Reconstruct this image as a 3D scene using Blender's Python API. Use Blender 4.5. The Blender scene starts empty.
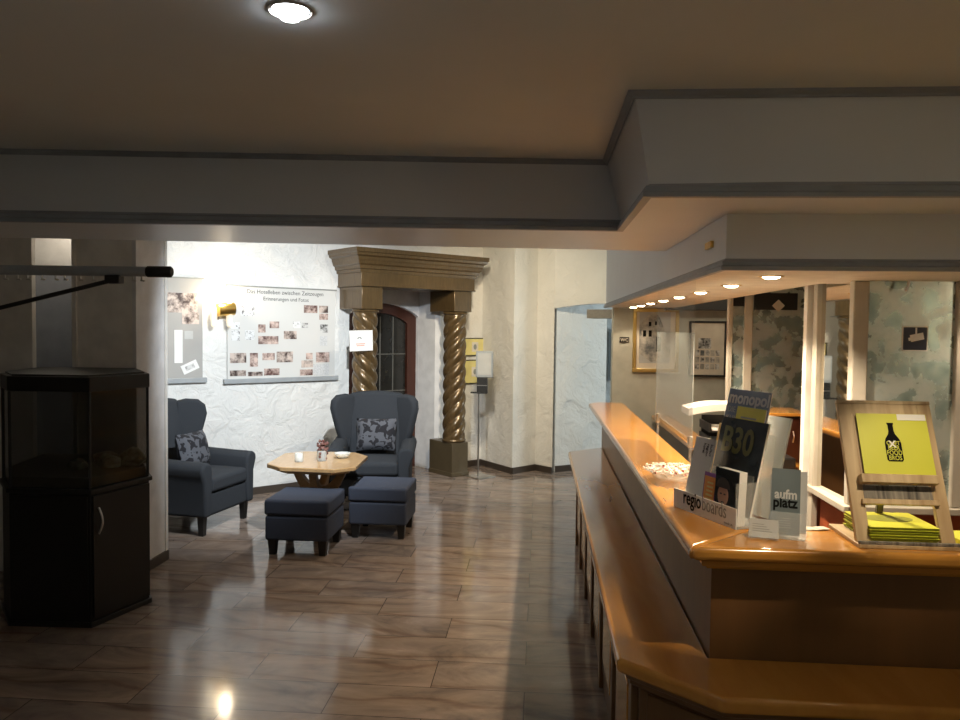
import bpy, bmesh, math, random
from mathutils import Vector, Matrix
random.seed(7)
PI = math.pi
col = bpy.context.scene.collection
scene = bpy.context.scene

# ------------------------------------------------------------------ camera
H = 1.72; F = 776.0
yaw = math.atan(60/776); pit = math.atan(30.7/776); rho = .012
fh = Vector((-math.sin(yaw), math.cos(yaw), 0)); rr = Vector((math.cos(yaw), math.sin(yaw), 0)); UP = Vector((0, 0, 1))
fw = fh*math.cos(pit) - UP*math.sin(pit); uu = fh*math.sin(pit) + UP*math.cos(pit)
RT = rr*math.cos(rho) + uu*math.sin(rho); VT = uu*math.cos(rho) - rr*math.sin(rho)
cam = bpy.data.cameras.new('camera'); co = bpy.data.objects.new('camera', cam); col.objects.link(co)
cam.sensor_fit = 'HORIZONTAL'; cam.sensor_width = 36; cam.lens = 36*F/960; cam.clip_start = .05
m = Matrix((RT, VT, -fw)).transposed().to_4x4(); m.translation = Vector((0, 0, H))
co.matrix_world = m; scene.camera = co

# ------------------------------------------------------------------ materials
def nodes(name):
    m = bpy.data.materials.new(name); m.use_nodes = True
    nt = m.node_tree; return m, nt, nt.nodes['Principled BSDF']
def N(nt, t, **k):
    n = nt.nodes.new(t)
    for a, b in k.items():
        if a in n.inputs: n.inputs[a].default_value = b
        else: setattr(n, a, b)
    return n
def L(nt, a, b): nt.links.new(a, b)
def rgba(c): return (c[0], c[1], c[2], 1)
def hexc(h):
    r = [int(h[i:i+2], 16)/255 for i in (0, 2, 4)]
    return tuple(x/12.92 if x < .04045 else ((x+.055)/1.055)**2.4 for x in r)
def coord(nt, scale=(1, 1, 1), rot=(0, 0, 0), kind='Object'):
    tc = N(nt, 'ShaderNodeTexCoord'); mp = N(nt, 'ShaderNodeMapping')
    mp.inputs['Scale'].default_value = scale; mp.inputs['Rotation'].default_value = rot
    L(nt, tc.outputs[kind], mp.inputs['Vector']); return mp.outputs['Vector']
def ramp(nt, fac, stops):
    r = N(nt, 'ShaderNodeValToRGB'); e = r.color_ramp.elements
    while len(e) < len(stops): e.new(.5)
    for i, (p, c) in enumerate(stops): e[i].position = p; e[i].color = rgba(c)
    L(nt, fac, r.inputs['Fac']); return r.outputs['Color']
def bump(nt, b, h, strength, dist=.01):
    bp = N(nt, 'ShaderNodeBump'); bp.inputs['Strength'].default_value = strength; bp.inputs['Distance'].default_value = dist
    L(nt, h, bp.inputs['Height']); L(nt, bp.outputs['Normal'], b.inputs['Normal'])
def plain(name, c, rough=.5, metal=0, c2=None, scale=8, bmp=0, stretch=(1, 1, 1), coat=0, bdist=.01, spec=None):
    m, nt, b = nodes(name)
    b.inputs['Roughness'].default_value = rough; b.inputs['Metallic'].default_value = metal
    if c2 is None: c2 = tuple(x*.86 for x in c)
    v = coord(nt, stretch)
    n = N(nt, 'ShaderNodeTexNoise', Scale=scale, Detail=5.0); L(nt, v, n.inputs['Vector'])
    L(nt, ramp(nt, n.outputs['Fac'], [(.35, c), (.65, c2)]), b.inputs['Base Color'])
    if bmp: bump(nt, b, n.outputs['Fac'], bmp, bdist)
    if coat: b.inputs['Coat Weight'].default_value = coat; b.inputs['Coat Roughness'].default_value = .1
    if spec is not None: b.inputs['Specular IOR Level'].default_value = spec
    return m
def emit(name, c, s):
    m, nt, b = nodes(name); b.inputs['Base Color'].default_value = rgba(c)
    b.inputs['Emission Color'].default_value = rgba(c); b.inputs['Emission Strength'].default_value = s; return m
def glass(name, c=(1, 1, 1), alpha=.12, rough=.03):
    m, nt, b = nodes(name); b.inputs['Base Color'].default_value = rgba(c); b.inputs['Roughness'].default_value = rough
    b.inputs['Alpha'].default_value = alpha; b.inputs['IOR'].default_value = 1.45; return m
def wood(name, c, c2, rough=.25, scale=6, stretch=(12, 1, 12), coat=.5):
    m, nt, b = nodes(name)
    v = coord(nt, stretch)
    n = N(nt, 'ShaderNodeTexNoise', Scale=scale, Detail=6.0, Distortion=.6); L(nt, v, n.inputs['Vector'])
    L(nt, ramp(nt, n.outputs['Fac'], [(.3, c), (.7, c2)]), b.inputs['Base Color'])
    b.inputs['Roughness'].default_value = rough; b.inputs['Coat Weight'].default_value = coat; b.inputs['Coat Roughness'].default_value = .12
    bump(nt, b, n.outputs['Fac'], .04); return m

M = {}
# trowelled plaster: raised ridges and swirls
def plaster(name, c, st=.6, sc=1.9, dist=.06):
    m, nt, b = nodes(name); v = coord(nt)
    n0 = N(nt, 'ShaderNodeTexNoise', Scale=2.6, Detail=3.0); L(nt, v, n0.inputs['Vector'])
    mx = N(nt, 'ShaderNodeMix', data_type='RGBA'); mx.inputs['Factor'].default_value = .35
    L(nt, v, mx.inputs[6]); L(nt, n0.outputs['Color'], mx.inputs[7])
    n1 = N(nt, 'ShaderNodeTexNoise', Scale=sc*3, Detail=8.0, Roughness=.62, Distortion=1.2); L(nt, mx.outputs[2], n1.inputs['Vector'])
    vo = N(nt, 'ShaderNodeTexVoronoi', Scale=sc*2.6); vo.feature = 'SMOOTH_F1'; L(nt, mx.outputs[2], vo.inputs['Vector'])
    ma = N(nt, 'ShaderNodeMath', operation='ADD'); L(nt, n1.outputs['Fac'], ma.inputs[0]); L(nt, vo.outputs['Distance'], ma.inputs[1])
    bump(nt, b, ma.outputs[0], st, dist)
    L(nt, ramp(nt, n0.outputs['Fac'], [(.3, c), (.7, tuple(x*.94 for x in c))]), b.inputs['Base Color'])
    b.inputs['Roughness'].default_value = .8; return m
M['plaster'] = plaster('white_plaster', (.80, .80, .78))
M['plaster_soft'] = plaster('soft_plaster', (.80, .78, .73), .45)
M['wall_tan'] = plain('tan_wall_paint', (.52, .52, .45), .85, bmp=.02)
M['wall_taupe'] = plain('taupe_wall_paint', (.80, .78, .74), .8, bmp=.02)
M['wall_white'] = plain('white_wall_paint', (.74, .74, .75), .7, bmp=.02)
M['wall_blue'] = plain('blue_grey_blind', (.26, .28, .33), .7)
M['wall_dim'] = plain('beige_wall_paint', (.50, .44, .36), .8, bmp=.02)
M['ceiling'] = plain('ceiling_paint', (.74, .79, .79), .85, c2=(.72, .77, .77), scale=3)
M['beam'] = plain('grey_white_beam_paint', (.72, .77, .82), .38, c2=(.70, .75, .80), scale=3)
M['beam_gloss'] = plain('soffit_paint', (.80, .85, .90), .55, c2=(.78, .83, .88), scale=3)
M['soffit_under'] = plain('cream_soffit_paint', (.78, .73, .63), .6)
M['trim'] = plain('blue_grey_moulding', (.33, .37, .42), .5)
M['white_frame'] = plain('cream_white_lacquer', (.48, .45, .39), .4)
M['base_dark'] = plain('dark_skirting', (.06, .045, .035), .4)
M['beamwood'] = plain('grey_timber', (.22, .20, .17), .8, stretch=(6, 1, 6))
M['rust'] = plain('rust_red_panel', (.34, .075, .025), .55)
M['rust2'] = plain('dark_red_jamb', (.10, .018, .012), .5)
M['black'] = plain('matt_black', (.012, .012, .012), .5)
M['blackwood'] = plain('black_lacquered_board', (.009, .009, .0085), .45)
M['pcb'] = plain('chair_leg_black', (.012, .011, .010), .4)
M['steel'] = plain('brushed_steel', (.6, .58, .55), .3, 1)
M['greymetal'] = plain('grey_enamelled_tube', (.38, .41, .43), .4, .1)
M['brass'] = plain('brass', (.75, .50, .14), .28, 1)
M['gold'] = wood('bronzed_wood', (.14, .088, .036), (.085, .053, .021), .3, 7, (8, 8, 1.2), .3)
M['gold'].node_tree.nodes['Principled BSDF'].inputs['Metallic'].default_value = .35
M['goldf'] = plain('gilt_frame', (.62, .45, .16), .35, .8)
M['pedestal'] = plain('dark_pedestal_paint', (.10, .075, .042), .4, .2)
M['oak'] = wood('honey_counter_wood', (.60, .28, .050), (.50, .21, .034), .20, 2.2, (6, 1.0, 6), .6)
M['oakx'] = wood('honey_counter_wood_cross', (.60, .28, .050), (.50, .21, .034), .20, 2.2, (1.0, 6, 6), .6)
M['oak_shaded'] = wood('honey_wood_shaded', (.17, .080, .026), (.13, .062, .020), .42, 2.0, (4, 4, .6), .15)  # same honey wood, darkened to put the front's shade into its colour
M['tablewood'] = wood('table_oak', (.55, .36, .18), (.44, .27, .12), .3, 5, (8, 1.5, 8), .5)
M['ply'] = wood('worn_pale_wood', (.62, .48, .28), (.36, .24, .12), .5, 3, (9, 1, .8), .1)
M['plydark'] = wood('weathered_grey_wood', (.30, .27, .22), (.05, .045, .04), .6, 5, (12, 1, .6), 0)
M['doorwood'] = wood('red_brown_door_wood', (.055, .013, .005), (.042, .010, .004), .4, 3, (8, 8, 1), .2)
M['doorglass'] = plain('dark_door_glass', (.018, .017, .015), .15)
M['leadline'] = plain('lead_came', (.12, .12, .11), .5)
M['fabric'] = plain('blue_grey_woven_fabric', (.034, .038, .045), .95, c2=(.030, .034, .040), scale=180, bmp=.25, bdist=.002, spec=.2)
M['fabric2'] = plain('dark_blue_grey_fabric', (.060, .070, .100), .95, c2=(.052, .062, .088), scale=180, bmp=.25, bdist=.002, spec=.2)
M['paper'] = plain('white_paper', (.82, .82, .80), .7, c2=(.80, .80, .78))
M['paperg'] = plain('grey_paper', (.30, .28, .25), .6)
M['ink'] = plain('black_ink', (.008, .008, .008), .9, spec=.1)
M['inkg'] = plain('grey_ink', (.28, .29, .27), .6)
M['inkd'] = plain('dark_grey_ink', (.08, .085, .08), .6)
M['inkl'] = plain('light_grey_ink', (.50, .51, .50), .6)
M['inkred'] = plain('pale_red_ink', (.75, .30, .22), .6)
M['white'] = plain('white_ink', (.85, .85, .85), .6)
M['lime'] = plain('lime_yellow_print', (.58, .60, .035), .45, c2=(.56, .58, .033))
M['limed'] = plain('olive_shade', (.30, .33, .03), .45)
M['gloss_navy'] = plain('dark_photo_cover', (.012, .016, .020), .25, c2=(.035, .045, .055), scale=9)
M['olive_ink'] = plain('olive_gold_ink', (.13, .12, .012), .4)
M['sage_grey'] = plain('sage_grey_card', (.115, .145, .155), .5)
M['orange'] = plain('orange_cover', (.85, .35, .06), .5)
M['purple'] = plain('purple_cover', (.22, .05, .30), .5)
M['bluecov'] = plain('blue_grey_cover', (.16, .22, .35), .35, c2=(.35, .42, .52), scale=7)
M['yellowcov'] = plain('yellow_cover', (.86, .80, .14), .5)
M['kraft'] = plain('tan_card', (.62, .46, .22), .7)
M['navy'] = plain('navy_sign', (.010, .015, .045), .35)
M['skin'] = plain('printed_face', (.42, .25, .18), .6)
M['hair'] = plain('dark_print', (.02, .015, .015), .5)
M['matcream'] = plain('cream_mount', (.72, .66, .56), .7)
M['yellowmount'] = plain('yellow_mount', (.80, .70, .28), .6)
M['glassclear'] = glass('clear_acrylic', (.9, .95, .95), .13)
M['acrylic'] = glass('acrylic', (.80, .86, .86), .34, .08)
M['sheet'] = glass('clear_glass_sheet', (.8, .9, .95), .05)
M['edge'] = glass('glass_edge', (.70, .85, .92), .16)
M['frost'] = glass('frosted_film', (.62, .66, .64), .38, .25)
M['tank'] = glass('tank_glass', (.03, .035, .03), .5, .06)
M['shade'] = None
M['bulb'] = emit('warm_bulb', (1, .78, .48), 30)
M['spotglow'] = emit('halogen_face', (1, .78, .50), 30)
M['ledglow'] = emit('led_face', (.88, .93, 1), 30)
m, nt, b = nodes('frosted_lamp_glass'); b.inputs['Base Color'].default_value = (.9, .85, .75, 1); b.inputs['Roughness'].default_value = .3
b.inputs['Alpha'].default_value = .45; b.inputs['Emission Color'].default_value = (1, .8, .5, 1); b.inputs['Emission Strength'].default_value = .6; M['shade'] = m

def mirrormat(name, mott):
    m, nt, b = nodes(name); b.inputs['Metallic'].default_value = 1
    if not mott:
        b.inputs['Base Color'].default_value = (.80, .78, .72, 1); b.inputs['Roughness'].default_value = .02; return m
    v = coord(nt)
    n = N(nt, 'ShaderNodeTexNoise', Scale=8.5, Detail=6.0, Distortion=.3, Roughness=.55); L(nt, v, n.inputs['Vector'])
    n2 = N(nt, 'ShaderNodeTexVoronoi', Scale=14.0); n2.feature = 'SMOOTH_F1'
    dv = N(nt, 'ShaderNodeVectorMath', operation='MULTIPLY_ADD'); dv.inputs[1].default_value = (.12, .12, .12); L(nt, n.outputs['Color'], dv.inputs[0]); L(nt, v, dv.inputs[2]); L(nt, dv.outputs[0], n2.inputs['Vector'])
    a = N(nt, 'ShaderNodeMath', operation='MULTIPLY_ADD'); a.inputs[1].default_value = .35
    L(nt, n2.outputs['Distance'], a.inputs[0]); L(nt, n.outputs['Fac'], a.inputs[2])
    f = a.outputs[0]
    L(nt, ramp(nt, f, [(.40, (.25, .36, .37)), (.56, (.36, .48, .49)), (.72, (.58, .66, .66))]), b.inputs['Base Color'])
    rr_ = N(nt, 'ShaderNodeMapRange'); L(nt, f, rr_.inputs['Value'])
    rr_.inputs['From Min'].default_value = .4; rr_.inputs['From Max'].default_value = .75
    rr_.inputs['To Min'].default_value = .16; rr_.inputs['To Max'].default_value = .34; L(nt, rr_.outputs[0], b.inputs['Roughness'])
    b.inputs['Metallic'].default_value = .7
    return m
M['mirror'] = mirrormat('plain_mirror', False); M['antique'] = mirrormat('antique_mottled_mirror', True)

# floor: polished stone tiles .9 x .3 with flowing veins, different on every tile
m, nt, b = nodes('polished_stone_tiles')
v = coord(nt)
br = N(nt, 'ShaderNodeTexBrick'); br.offset = .5; br.inputs['Scale'].default_value = 1
br.inputs['Brick Width'].default_value = .9; br.inputs['Row Height'].default_value = .3
br.inputs['Mortar Size'].default_value = .0022; br.inputs['Mortar Smooth'].default_value = .1; br.inputs['Bias'].default_value = 0
br.inputs['Color1'].default_value = (0, 0, 0, 1); br.inputs['Color2'].default_value = (1, 1, 1, 1)
vm = N(nt, 'ShaderNodeVectorMath', operation='ADD'); vm.inputs[1].default_value = (.95+20*.9, -3.63+30*.3, 0)
L(nt, v, vm.inputs[0]); L(nt, vm.outputs[0], br.inputs['Vector'])
off = N(nt, 'ShaderNodeVectorMath', operation='SCALE'); off.inputs['Scale'].default_value = 9.0; L(nt, br.outputs['Color'], off.inputs[0])
ad = N(nt, 'ShaderNodeVectorMath', operation='ADD'); L(nt, v, ad.inputs[0]); L(nt, off.outputs[0], ad.inputs[1])
mp = N(nt, 'ShaderNodeMapping'); mp.inputs['Scale'].default_value = (1.0, 1.9, 1); mp.inputs['Rotation'].default_value = (0, 0, .22); L(nt, ad.outputs[0], mp.inputs['Vector'])
n1 = N(nt, 'ShaderNodeTexNoise', Scale=1.25, Detail=9.0, Roughness=.64, Distortion=2.8); L(nt, mp.outputs[0], n1.inputs['Vector'])
wv = N(nt, 'ShaderNodeTexWave', Scale=.55, Distortion=7.0, Detail=3.0); wv.bands_direction = 'Y'; wv.inputs['Detail Scale'].default_value = 1.3; L(nt, mp.outputs[0], wv.inputs['Vector'])
c1 = ramp(nt, n1.outputs['Fac'], [(.24, (.06, .06, .063)), (.33, (.15, .128, .115)), (.48, (.24, .197, .168)), (.60, (.29, .24, .205)), (.72, (.38, .325, .28))])
c2 = ramp(nt, wv.outputs['Fac'], [(.0, (.62, .54, .50)), (.05, (.90, .87, .84)), (.5, (1, 1, 1)), (1, (.94, .94, .96))])
mx = N(nt, 'ShaderNodeMix', data_type='RGBA', blend_type='MULTIPLY'); mx.inputs['Factor'].default_value = .8
L(nt, c1, mx.inputs[6]); L(nt, c2, mx.inputs[7])
tint = ramp(nt, br.outputs['Color'], [(0, (.90, .90, .93)), (.5, (1, .96, .93)), (1, (1.08, 1.01, .95))])
mt_ = N(nt, 'ShaderNodeMix', data_type='RGBA', blend_type='MULTIPLY'); mt_.inputs['Factor'].default_value = 1
L(nt, mx.outputs[2], mt_.inputs[6]); L(nt, tint, mt_.inputs[7])
mm = N(nt, 'ShaderNodeMix', data_type='RGBA'); L(nt, br.outputs['Fac'], mm.inputs['Factor']); L(nt, mt_.outputs[2], mm.inputs[6]); mm.inputs[7].default_value = (.05, .04, .035, 1)
L(nt, mm.outputs[2], b.inputs['Base Color']); b.inputs['Roughness'].default_value = .10; b.inputs['Specular IOR Level'].default_value = .34
bump(nt, b, n1.outputs['Fac'], .012, .02)
M['floor'] = m

# floral cushion print
m, nt, b = nodes('floral_print'); v = coord(nt, (1, 1, 1))
n = N(nt, 'ShaderNodeTexNoise', Scale=17.0, Detail=1.5, Distortion=.8); L(nt, v, n.inputs['Vector'])
L(nt, ramp(nt, n.outputs['Fac'], [(.50, (.075, .08, .095)), (.53, (.008, .008, .012))]), b.inputs['Base Color']); b.inputs['Roughness'].default_value = .9
M['floral'] = m

def photomat(name, dark, light, scale, seed, lo=.42, hi=.62):
    m, nt, b = nodes(name); tc = N(nt, 'ShaderNodeTexCoord')
    mp = N(nt, 'ShaderNodeMapping'); mp.inputs['Location'].default_value = (seed*3.1, seed*1.7, seed); mp.inputs['Scale'].default_value = (1, 1, 1)
    L(nt, tc.outputs['Object'], mp.inputs['Vector'])
    n = N(nt, 'ShaderNodeTexNoise', Scale=scale, Detail=6.0, Roughness=.65); L(nt, mp.outputs[0], n.inputs['Vector'])
    L(nt, ramp(nt, n.outputs['Fac'], [(lo, dark), (hi, light)]), b.inputs['Base Color']); b.inputs['Roughness'].default_value = .5; return m
M['ph0'] = photomat('sepia_photo_print', (.05, .028, .024), (.62, .52, .46), 14, 1, .38, .60)
M['ph1'] = photomat('brown_photo_print', (.09, .04, .035), (.66, .52, .46), 17, 2, .36, .60)
M['ph2'] = photomat('grey_photo_print', (.04, .04, .04), (.66, .66, .65), 19, 3, .38, .58)
M['ph3'] = photomat('line_drawing_print', (.10, .10, .11), (.74, .75, .75), 30, 4, .36, .48)
M['textblock'] = photomat('text_block_print', (.45, .46, .46), (.74, .75, .76), 60, 5, .3, .7)
M['engraving'] = photomat('engraved_print', (.10, .11, .12), (.52, .50, .45), 7, 6, .36, .60)
M['panelg'] = plain('grey_exhibition_panel', (.40, .39, .37), .6, scale=2)
M['panel'] = plain('exhibition_panel', (.66, .66, .64), .6, c2=(.64, .64, .62), scale=2)
M['candy'] = photomat('sweet_wrapper', (.55, .12, .12), (.86, .80, .70), 60, 7, .38, .46)
M['dried'] = plain('dried_red_flowers', (.09, .022, .018), .9, c2=(.22, .12, .10), scale=30)
M['coral'] = plain('aquarium_coral_stone', (.35, .34, .24), .8, c2=(.15, .13, .08), scale=20)
M['gravel'] = plain('aquarium_gravel', (.10, .085, .06), .9, scale=60)

# ------------------------------------------------------------------ mesh building
class MB:
    def __init__(s): s.bm = bmesh.new()
    def poly(s, pts):
        vs = [s.bm.verts.new(p) for p in pts]; s.bm.faces.new(vs); return s
    def hexa(s, p):   # 8 points: bottom 4 ccw, top 4
        v = [s.bm.verts.new(q) for q in p]
        for f in ((3, 2, 1, 0), (4, 5, 6, 7), (0, 1, 5, 4), (1, 2, 6, 5), (2, 3, 7, 6), (3, 0, 4, 7)): s.bm.faces.new([v[i] for i in f])
        return s
    def box(s, x0, x1, y0, y1, z0, z1):
        return s.hexa([(x0, y0, z0), (x1, y0, z0), (x1, y1, z0), (x0, y1, z0), (x0, y0, z1), (x1, y0, z1), (x1, y1, z1), (x0, y1, z1)])
    def prism(s, poly, z0, z1):
        a = [s.bm.verts.new((p[0], p[1], z0)) for p in poly]; b = [s.bm.verts.new((p[0], p[1], z1)) for p in poly]
        n = len(poly); s.bm.faces.new(a[::-1]); s.bm.faces.new(b)
        for i in range(n): s.bm.faces.new((a[i], a[(i+1) % n], b[(i+1) % n], b[i]))
        return s
    def extr(s, poly, d):   # any planar polygon extruded along vector d
        a = [s.bm.verts.new(p) for p in poly]; b = [s.bm.verts.new(Vector(p)+Vector(d)) for p in poly]
        n = len(poly); s.bm.faces.new(a[::-1]); s.bm.faces.new(b)
        for i in range(n): s.bm.faces.new((a[i], a[(i+1) % n], b[(i+1) % n], b[i]))
        return s
    def lathe(s, prof, c=(0, 0, 0), n=32, axis=None):
        rings = []
        for r, z in prof:
            rings.append([s.bm.verts.new((c[0]+r*math.cos(2*PI*i/n), c[1]+r*math.sin(2*PI*i/n), c[2]+z)) for i in range(n)])
        for a, b in zip(rings, rings[1:]):
            for i in range(n): s.bm.faces.new((a[i], a[(i+1) % n], b[(i+1) % n], b[i]))
        s.bm.faces.new(rings[0][::-1]); s.bm.faces.new(rings[-1]); return s
    def tube(s, pts, r, n=10, caps=True):
        pts = [Vector(p) for p in pts]; rings = []; up = None
        for i, p in enumerate(pts):
            t = (pts[min(i+1, len(pts)-1)]-pts[max(i-1, 0)]).normalized()
            if up is None: up = Vector((0, 0, 1)) if abs(t.z) < .9 else Vector((1, 0, 0))
            a = t.cross(up).normalized(); b_ = a.cross(t).normalized(); up = b_
            q = r[i] if isinstance(r, (list, tuple)) else r
            rings.append([s.bm.verts.new(p+(a*math.cos(2*PI*k/n)+b_*math.sin(2*PI*k/n))*q) for k in range(n)])
        for a, b_ in zip(rings, rings[1:]):
            for k in range(n): s.bm.faces.new((a[k], a[(k+1) % n], b_[(k+1) % n], b_[k]))
        s.bm.faces.new(rings[0][::-1]); s.bm.faces.new(rings[-1]); return s
    def blob(s, c, r, sub=2, jit=0):
        g = bmesh.ops.create_icosphere(s.bm, subdivisions=sub, radius=1)
        rx = r if isinstance(r, (tuple, list)) else (r, r, r)
        for v in g['verts']:
            k = 1+random.uniform(-jit, jit); v.co = Vector((c[0]+v.co.x*rx[0]*k, c[1]+v.co.y*rx[1]*k, c[2]+v.co.z*rx[2]*k))
        return s
def wmat(p):
    m_ = Matrix.Identity(4)
    while p is not None: m_ = p.matrix_basis @ m_; p = p.parent
    return m_
def obj(name, mb, mat, parent=None, bevel=0, smooth=False, sub=0, segs=2, local=False, ang=40):
    """mesh given in world coordinates (or in the parent's, local=True)"""
    bm = mb.bm
    if parent is not None and not local: bmesh.ops.transform(bm, matrix=wmat(parent).inverted(), verts=bm.verts)
    bmesh.ops.recalc_face_normals(bm, faces=bm.faces)
    me = bpy.data.meshes.new(name); bm.to_mesh(me); bm.free(); me.materials.append(mat)
    o = bpy.data.objects.new(name, me); col.objects.link(o)
    if parent is not None: o.parent = parent
    if bevel:
        b_ = o.modifiers.new('bevel', 'BEVEL'); b_.width = bevel; b_.segments = segs; b_.limit_method = 'ANGLE'; b_.angle_limit = math.radians(ang)
    if sub:
        q = o.modifiers.new('sub', 'SUBSURF'); q.levels = sub; q.render_levels = sub
    if smooth or sub or bevel:
        for f in me.polygons: f.use_smooth = True
        if not sub:
            try: me.set_sharp_from_angle(angle=math.radians(38))
            except Exception: pass
    return o
def tag(o, label=None, cat=None, group=None, kind=None):
    if label: o['label'] = label
    if cat: o['category'] = cat
    if group: o['group'] = group
    if kind: o['kind'] = kind
    return o
def thing(name, label, cat, loc=(0, 0, 0), rz=0, group=None):
    o = bpy.data.objects.new(name, None); col.objects.link(o); o.empty_display_size = .05
    o.location = loc; o.rotation_euler = (0, 0, rz); return tag(o, label, cat, group)
def struct(name, mb, mat, parent=None, **k):
    o = obj(name, mb, mat, parent, **k)
    if parent is None: o['kind'] = 'structure'
    return o
def copy_tree(o, parent=None):
    c = o.copy(); col.objects.link(c); c.parent = parent
    for ch in list(o.children): copy_tree(ch, c)
    return c
class Fr:   # a local frame: p(u, v, w) = o + u*U + v*V + w*W
    def __init__(s, o, U, V, W=None):
        s.o = Vector(o); s.U = Vector(U).normalized(); s.V = Vector(V); s.V = (s.V - s.U*s.V.dot(s.U)).normalized(); s.W = s.U.cross(s.V)
    def p(s, u, v, w=0): return s.o+s.U*u+s.V*v+s.W*w
    def box(s, mb, u0, u1, v0, v1, w0, w1):
        return mb.hexa([s.p(*q) for q in ((u0, v0, w0), (u1, v0, w0), (u1, v1, w0), (u0, v1, w0), (u0, v0, w1), (u1, v0, w1), (u1, v1, w1), (u0, v1, w1))])
def text(name, s, fr, u, v, w, size, mat, parent, align='LEFT', ex=.0006, sx=1.0, bold=0, valign='BOTTOM_BASELINE'):
    cu = bpy.data.curves.new(name, 'FONT'); cu.body = s; cu.size = size; cu.extrude = ex; cu.align_x = align; cu.offset = bold
    cu.resolution_u = 3
    o = bpy.data.objects.new(name+'_c', cu); col.objects.link(o)
    dg = bpy.context.evaluated_depsgraph_get(); dg.update()
    me = bpy.data.meshes.new_from_object(o.evaluated_get(dg)); bpy.data.objects.remove(o)
    mt = Matrix((fr.U*sx, fr.V, fr.W)).transposed().to_4x4(); mt.translation = fr.p(u, v, w)
    me.transform(wmat(parent).inverted() @ mt); me.materials.clear(); me.materials.append(mat)
    me.name = name; ob = bpy.data.objects.new(name, me); col.objects.link(ob); ob.parent = parent; return ob

# ------------------------------------------------------------------ plan of the lobby
a43 = math.radians(43.7)
U2 = Vector((math.cos(a43), math.sin(a43), 0)); N2 = Vector((math.sin(a43), -math.cos(a43), 0))
RC = Vector((-1.0, 9.06, 0))
def W(u, w, z=0): p = RC+U2*u+N2*w; return Vector((p.x, p.y, z))
XL, XR, YB, YF = -5.0, 5.2, -2.2, 12.0
CZ, BZ, HZ, SZ = 2.475, 2.15, 2.8, 1.95     # tray ceiling, beam underside, high ceiling, soffit underside

bl = lambda x: 3.42+(x-.35)*.105      # front line of the main beam
bk = lambda x: 4.19+(x-.35)*.16       # its back line
struct('floor', MB().box(XL, XR, YB, YF, -.1, 0), M['floor'])
struct('wall_left', MB().box(XL-.15, XL, YB, 6.1, 0, HZ), M['wall_dim'])
struct('wall_right', MB().box(XR, XR+.15, YB, YF, 0, HZ), M['wall_dim'])
struct('wall_back', MB().box(XL, XR, YB-.15, YB, 0, HZ), M['wall_dim'])
struct('ceiling', MB().prism([(XL, YB), (XR, YB), (XR, 2.54), (.288, 2.52), (.288, bl(.35)+.095), (XL, bl(XL)+.095)], CZ, CZ+.1), M['ceiling'])
struct('ceiling_far', MB().box(XL, XR, 2.6, YF, HZ, HZ+.1), M['ceiling'])
def loft(a, b_, z0, z1):
    mb = MB(); p = [mb.bm.verts.new((*q, z0)) for q in a]; r_ = [mb.bm.verts.new((*q, z1)) for q in b_]; n = len(a)
    mb.bm.faces.new(p[::-1]); mb.bm.faces.new(r_)
    for i in range(n): mb.bm.faces.new((p[i], p[(i+1) % n], r_[(i+1) % n], r_[i]))
    return mb
backs = [(XR, 4.25), (.6, 4.23), (XL, bk(XL))]
struct('ceiling_beam', loft([(XL, bl(XL)), (.35, bl(.35)), (.35, 2.56), (XR, 2.56)]+backs, [(XL, bl(XL)+.09), (.285, bl(.35)+.09), (.285, 2.51), (XR, 2.53)]+backs, BZ, CZ), M['beam'])
struct('ceiling_beam_top', MB().prism([(XL, bl(XL)+.10), (.30, bl(.35)+.10), (.30, 2.53), (XR, 2.55)]+backs, CZ, HZ), M['beam'])
# mouldings along the beam's lower and upper edges
def strip(pts, z0, z1, prof, side):
    """sweep a stepped profile [(out, z)...] along a polyline in plan; side = +1 out is left of travel"""
    mb = MB(); n = len(pts); dirs = [(Vector(pts[i+1])-Vector(pts[i])).normalized() for i in range(n-1)]
    secs = []
    for i in range(n):
        d0 = dirs[max(i-1, 0)]; d1 = dirs[min(i, n-2)]
        n0 = Vector((-d0.y, d0.x))*side; n1 = Vector((-d1.y, d1.x))*side
        b_ = (n0+n1); b_ = b_/(1+n0.dot(n1))
        secs.append([mb.bm.verts.new((pts[i][0]+b_.x*o_, pts[i][1]+b_.y*o_, z)) for o_, z in prof])
    k = len(prof)
    for a, c in zip(secs, secs[1:]):
        for j in range(k): mb.bm.faces.new((a[j], a[(j+1) % k], c[(j+1) % k], c[j]))
    mb.bm.faces.new(secs[0][::-1]); mb.bm.faces.new(secs[-1]); return mb
path = [(XL, bl(XL)), (.35, bl(.35)), (.35, 2.56), (XR, 2.56)]
struct('trim_1', strip(path, 0, 0, [(0, 2.15), (.028, 2.15), (.030, 2.163), (.018, 2.170), (.020, 2.186), (.007, 2.192), (.006, 2.20), (0, 2.20)], -1), M['trim'])
path2 = [(XL, bl(XL)+.09), (.285, bl(.35)+.09), (.285, 2.51), (XR, 2.53)]
struct('trim_2', strip(path2, 0, 0, [(0, 2.475), (.022, 2.475), (.022, 2.468), (.008, 2.460), (.006, 2.452), (0, 2.452)], -1), M['trim'])
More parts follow.
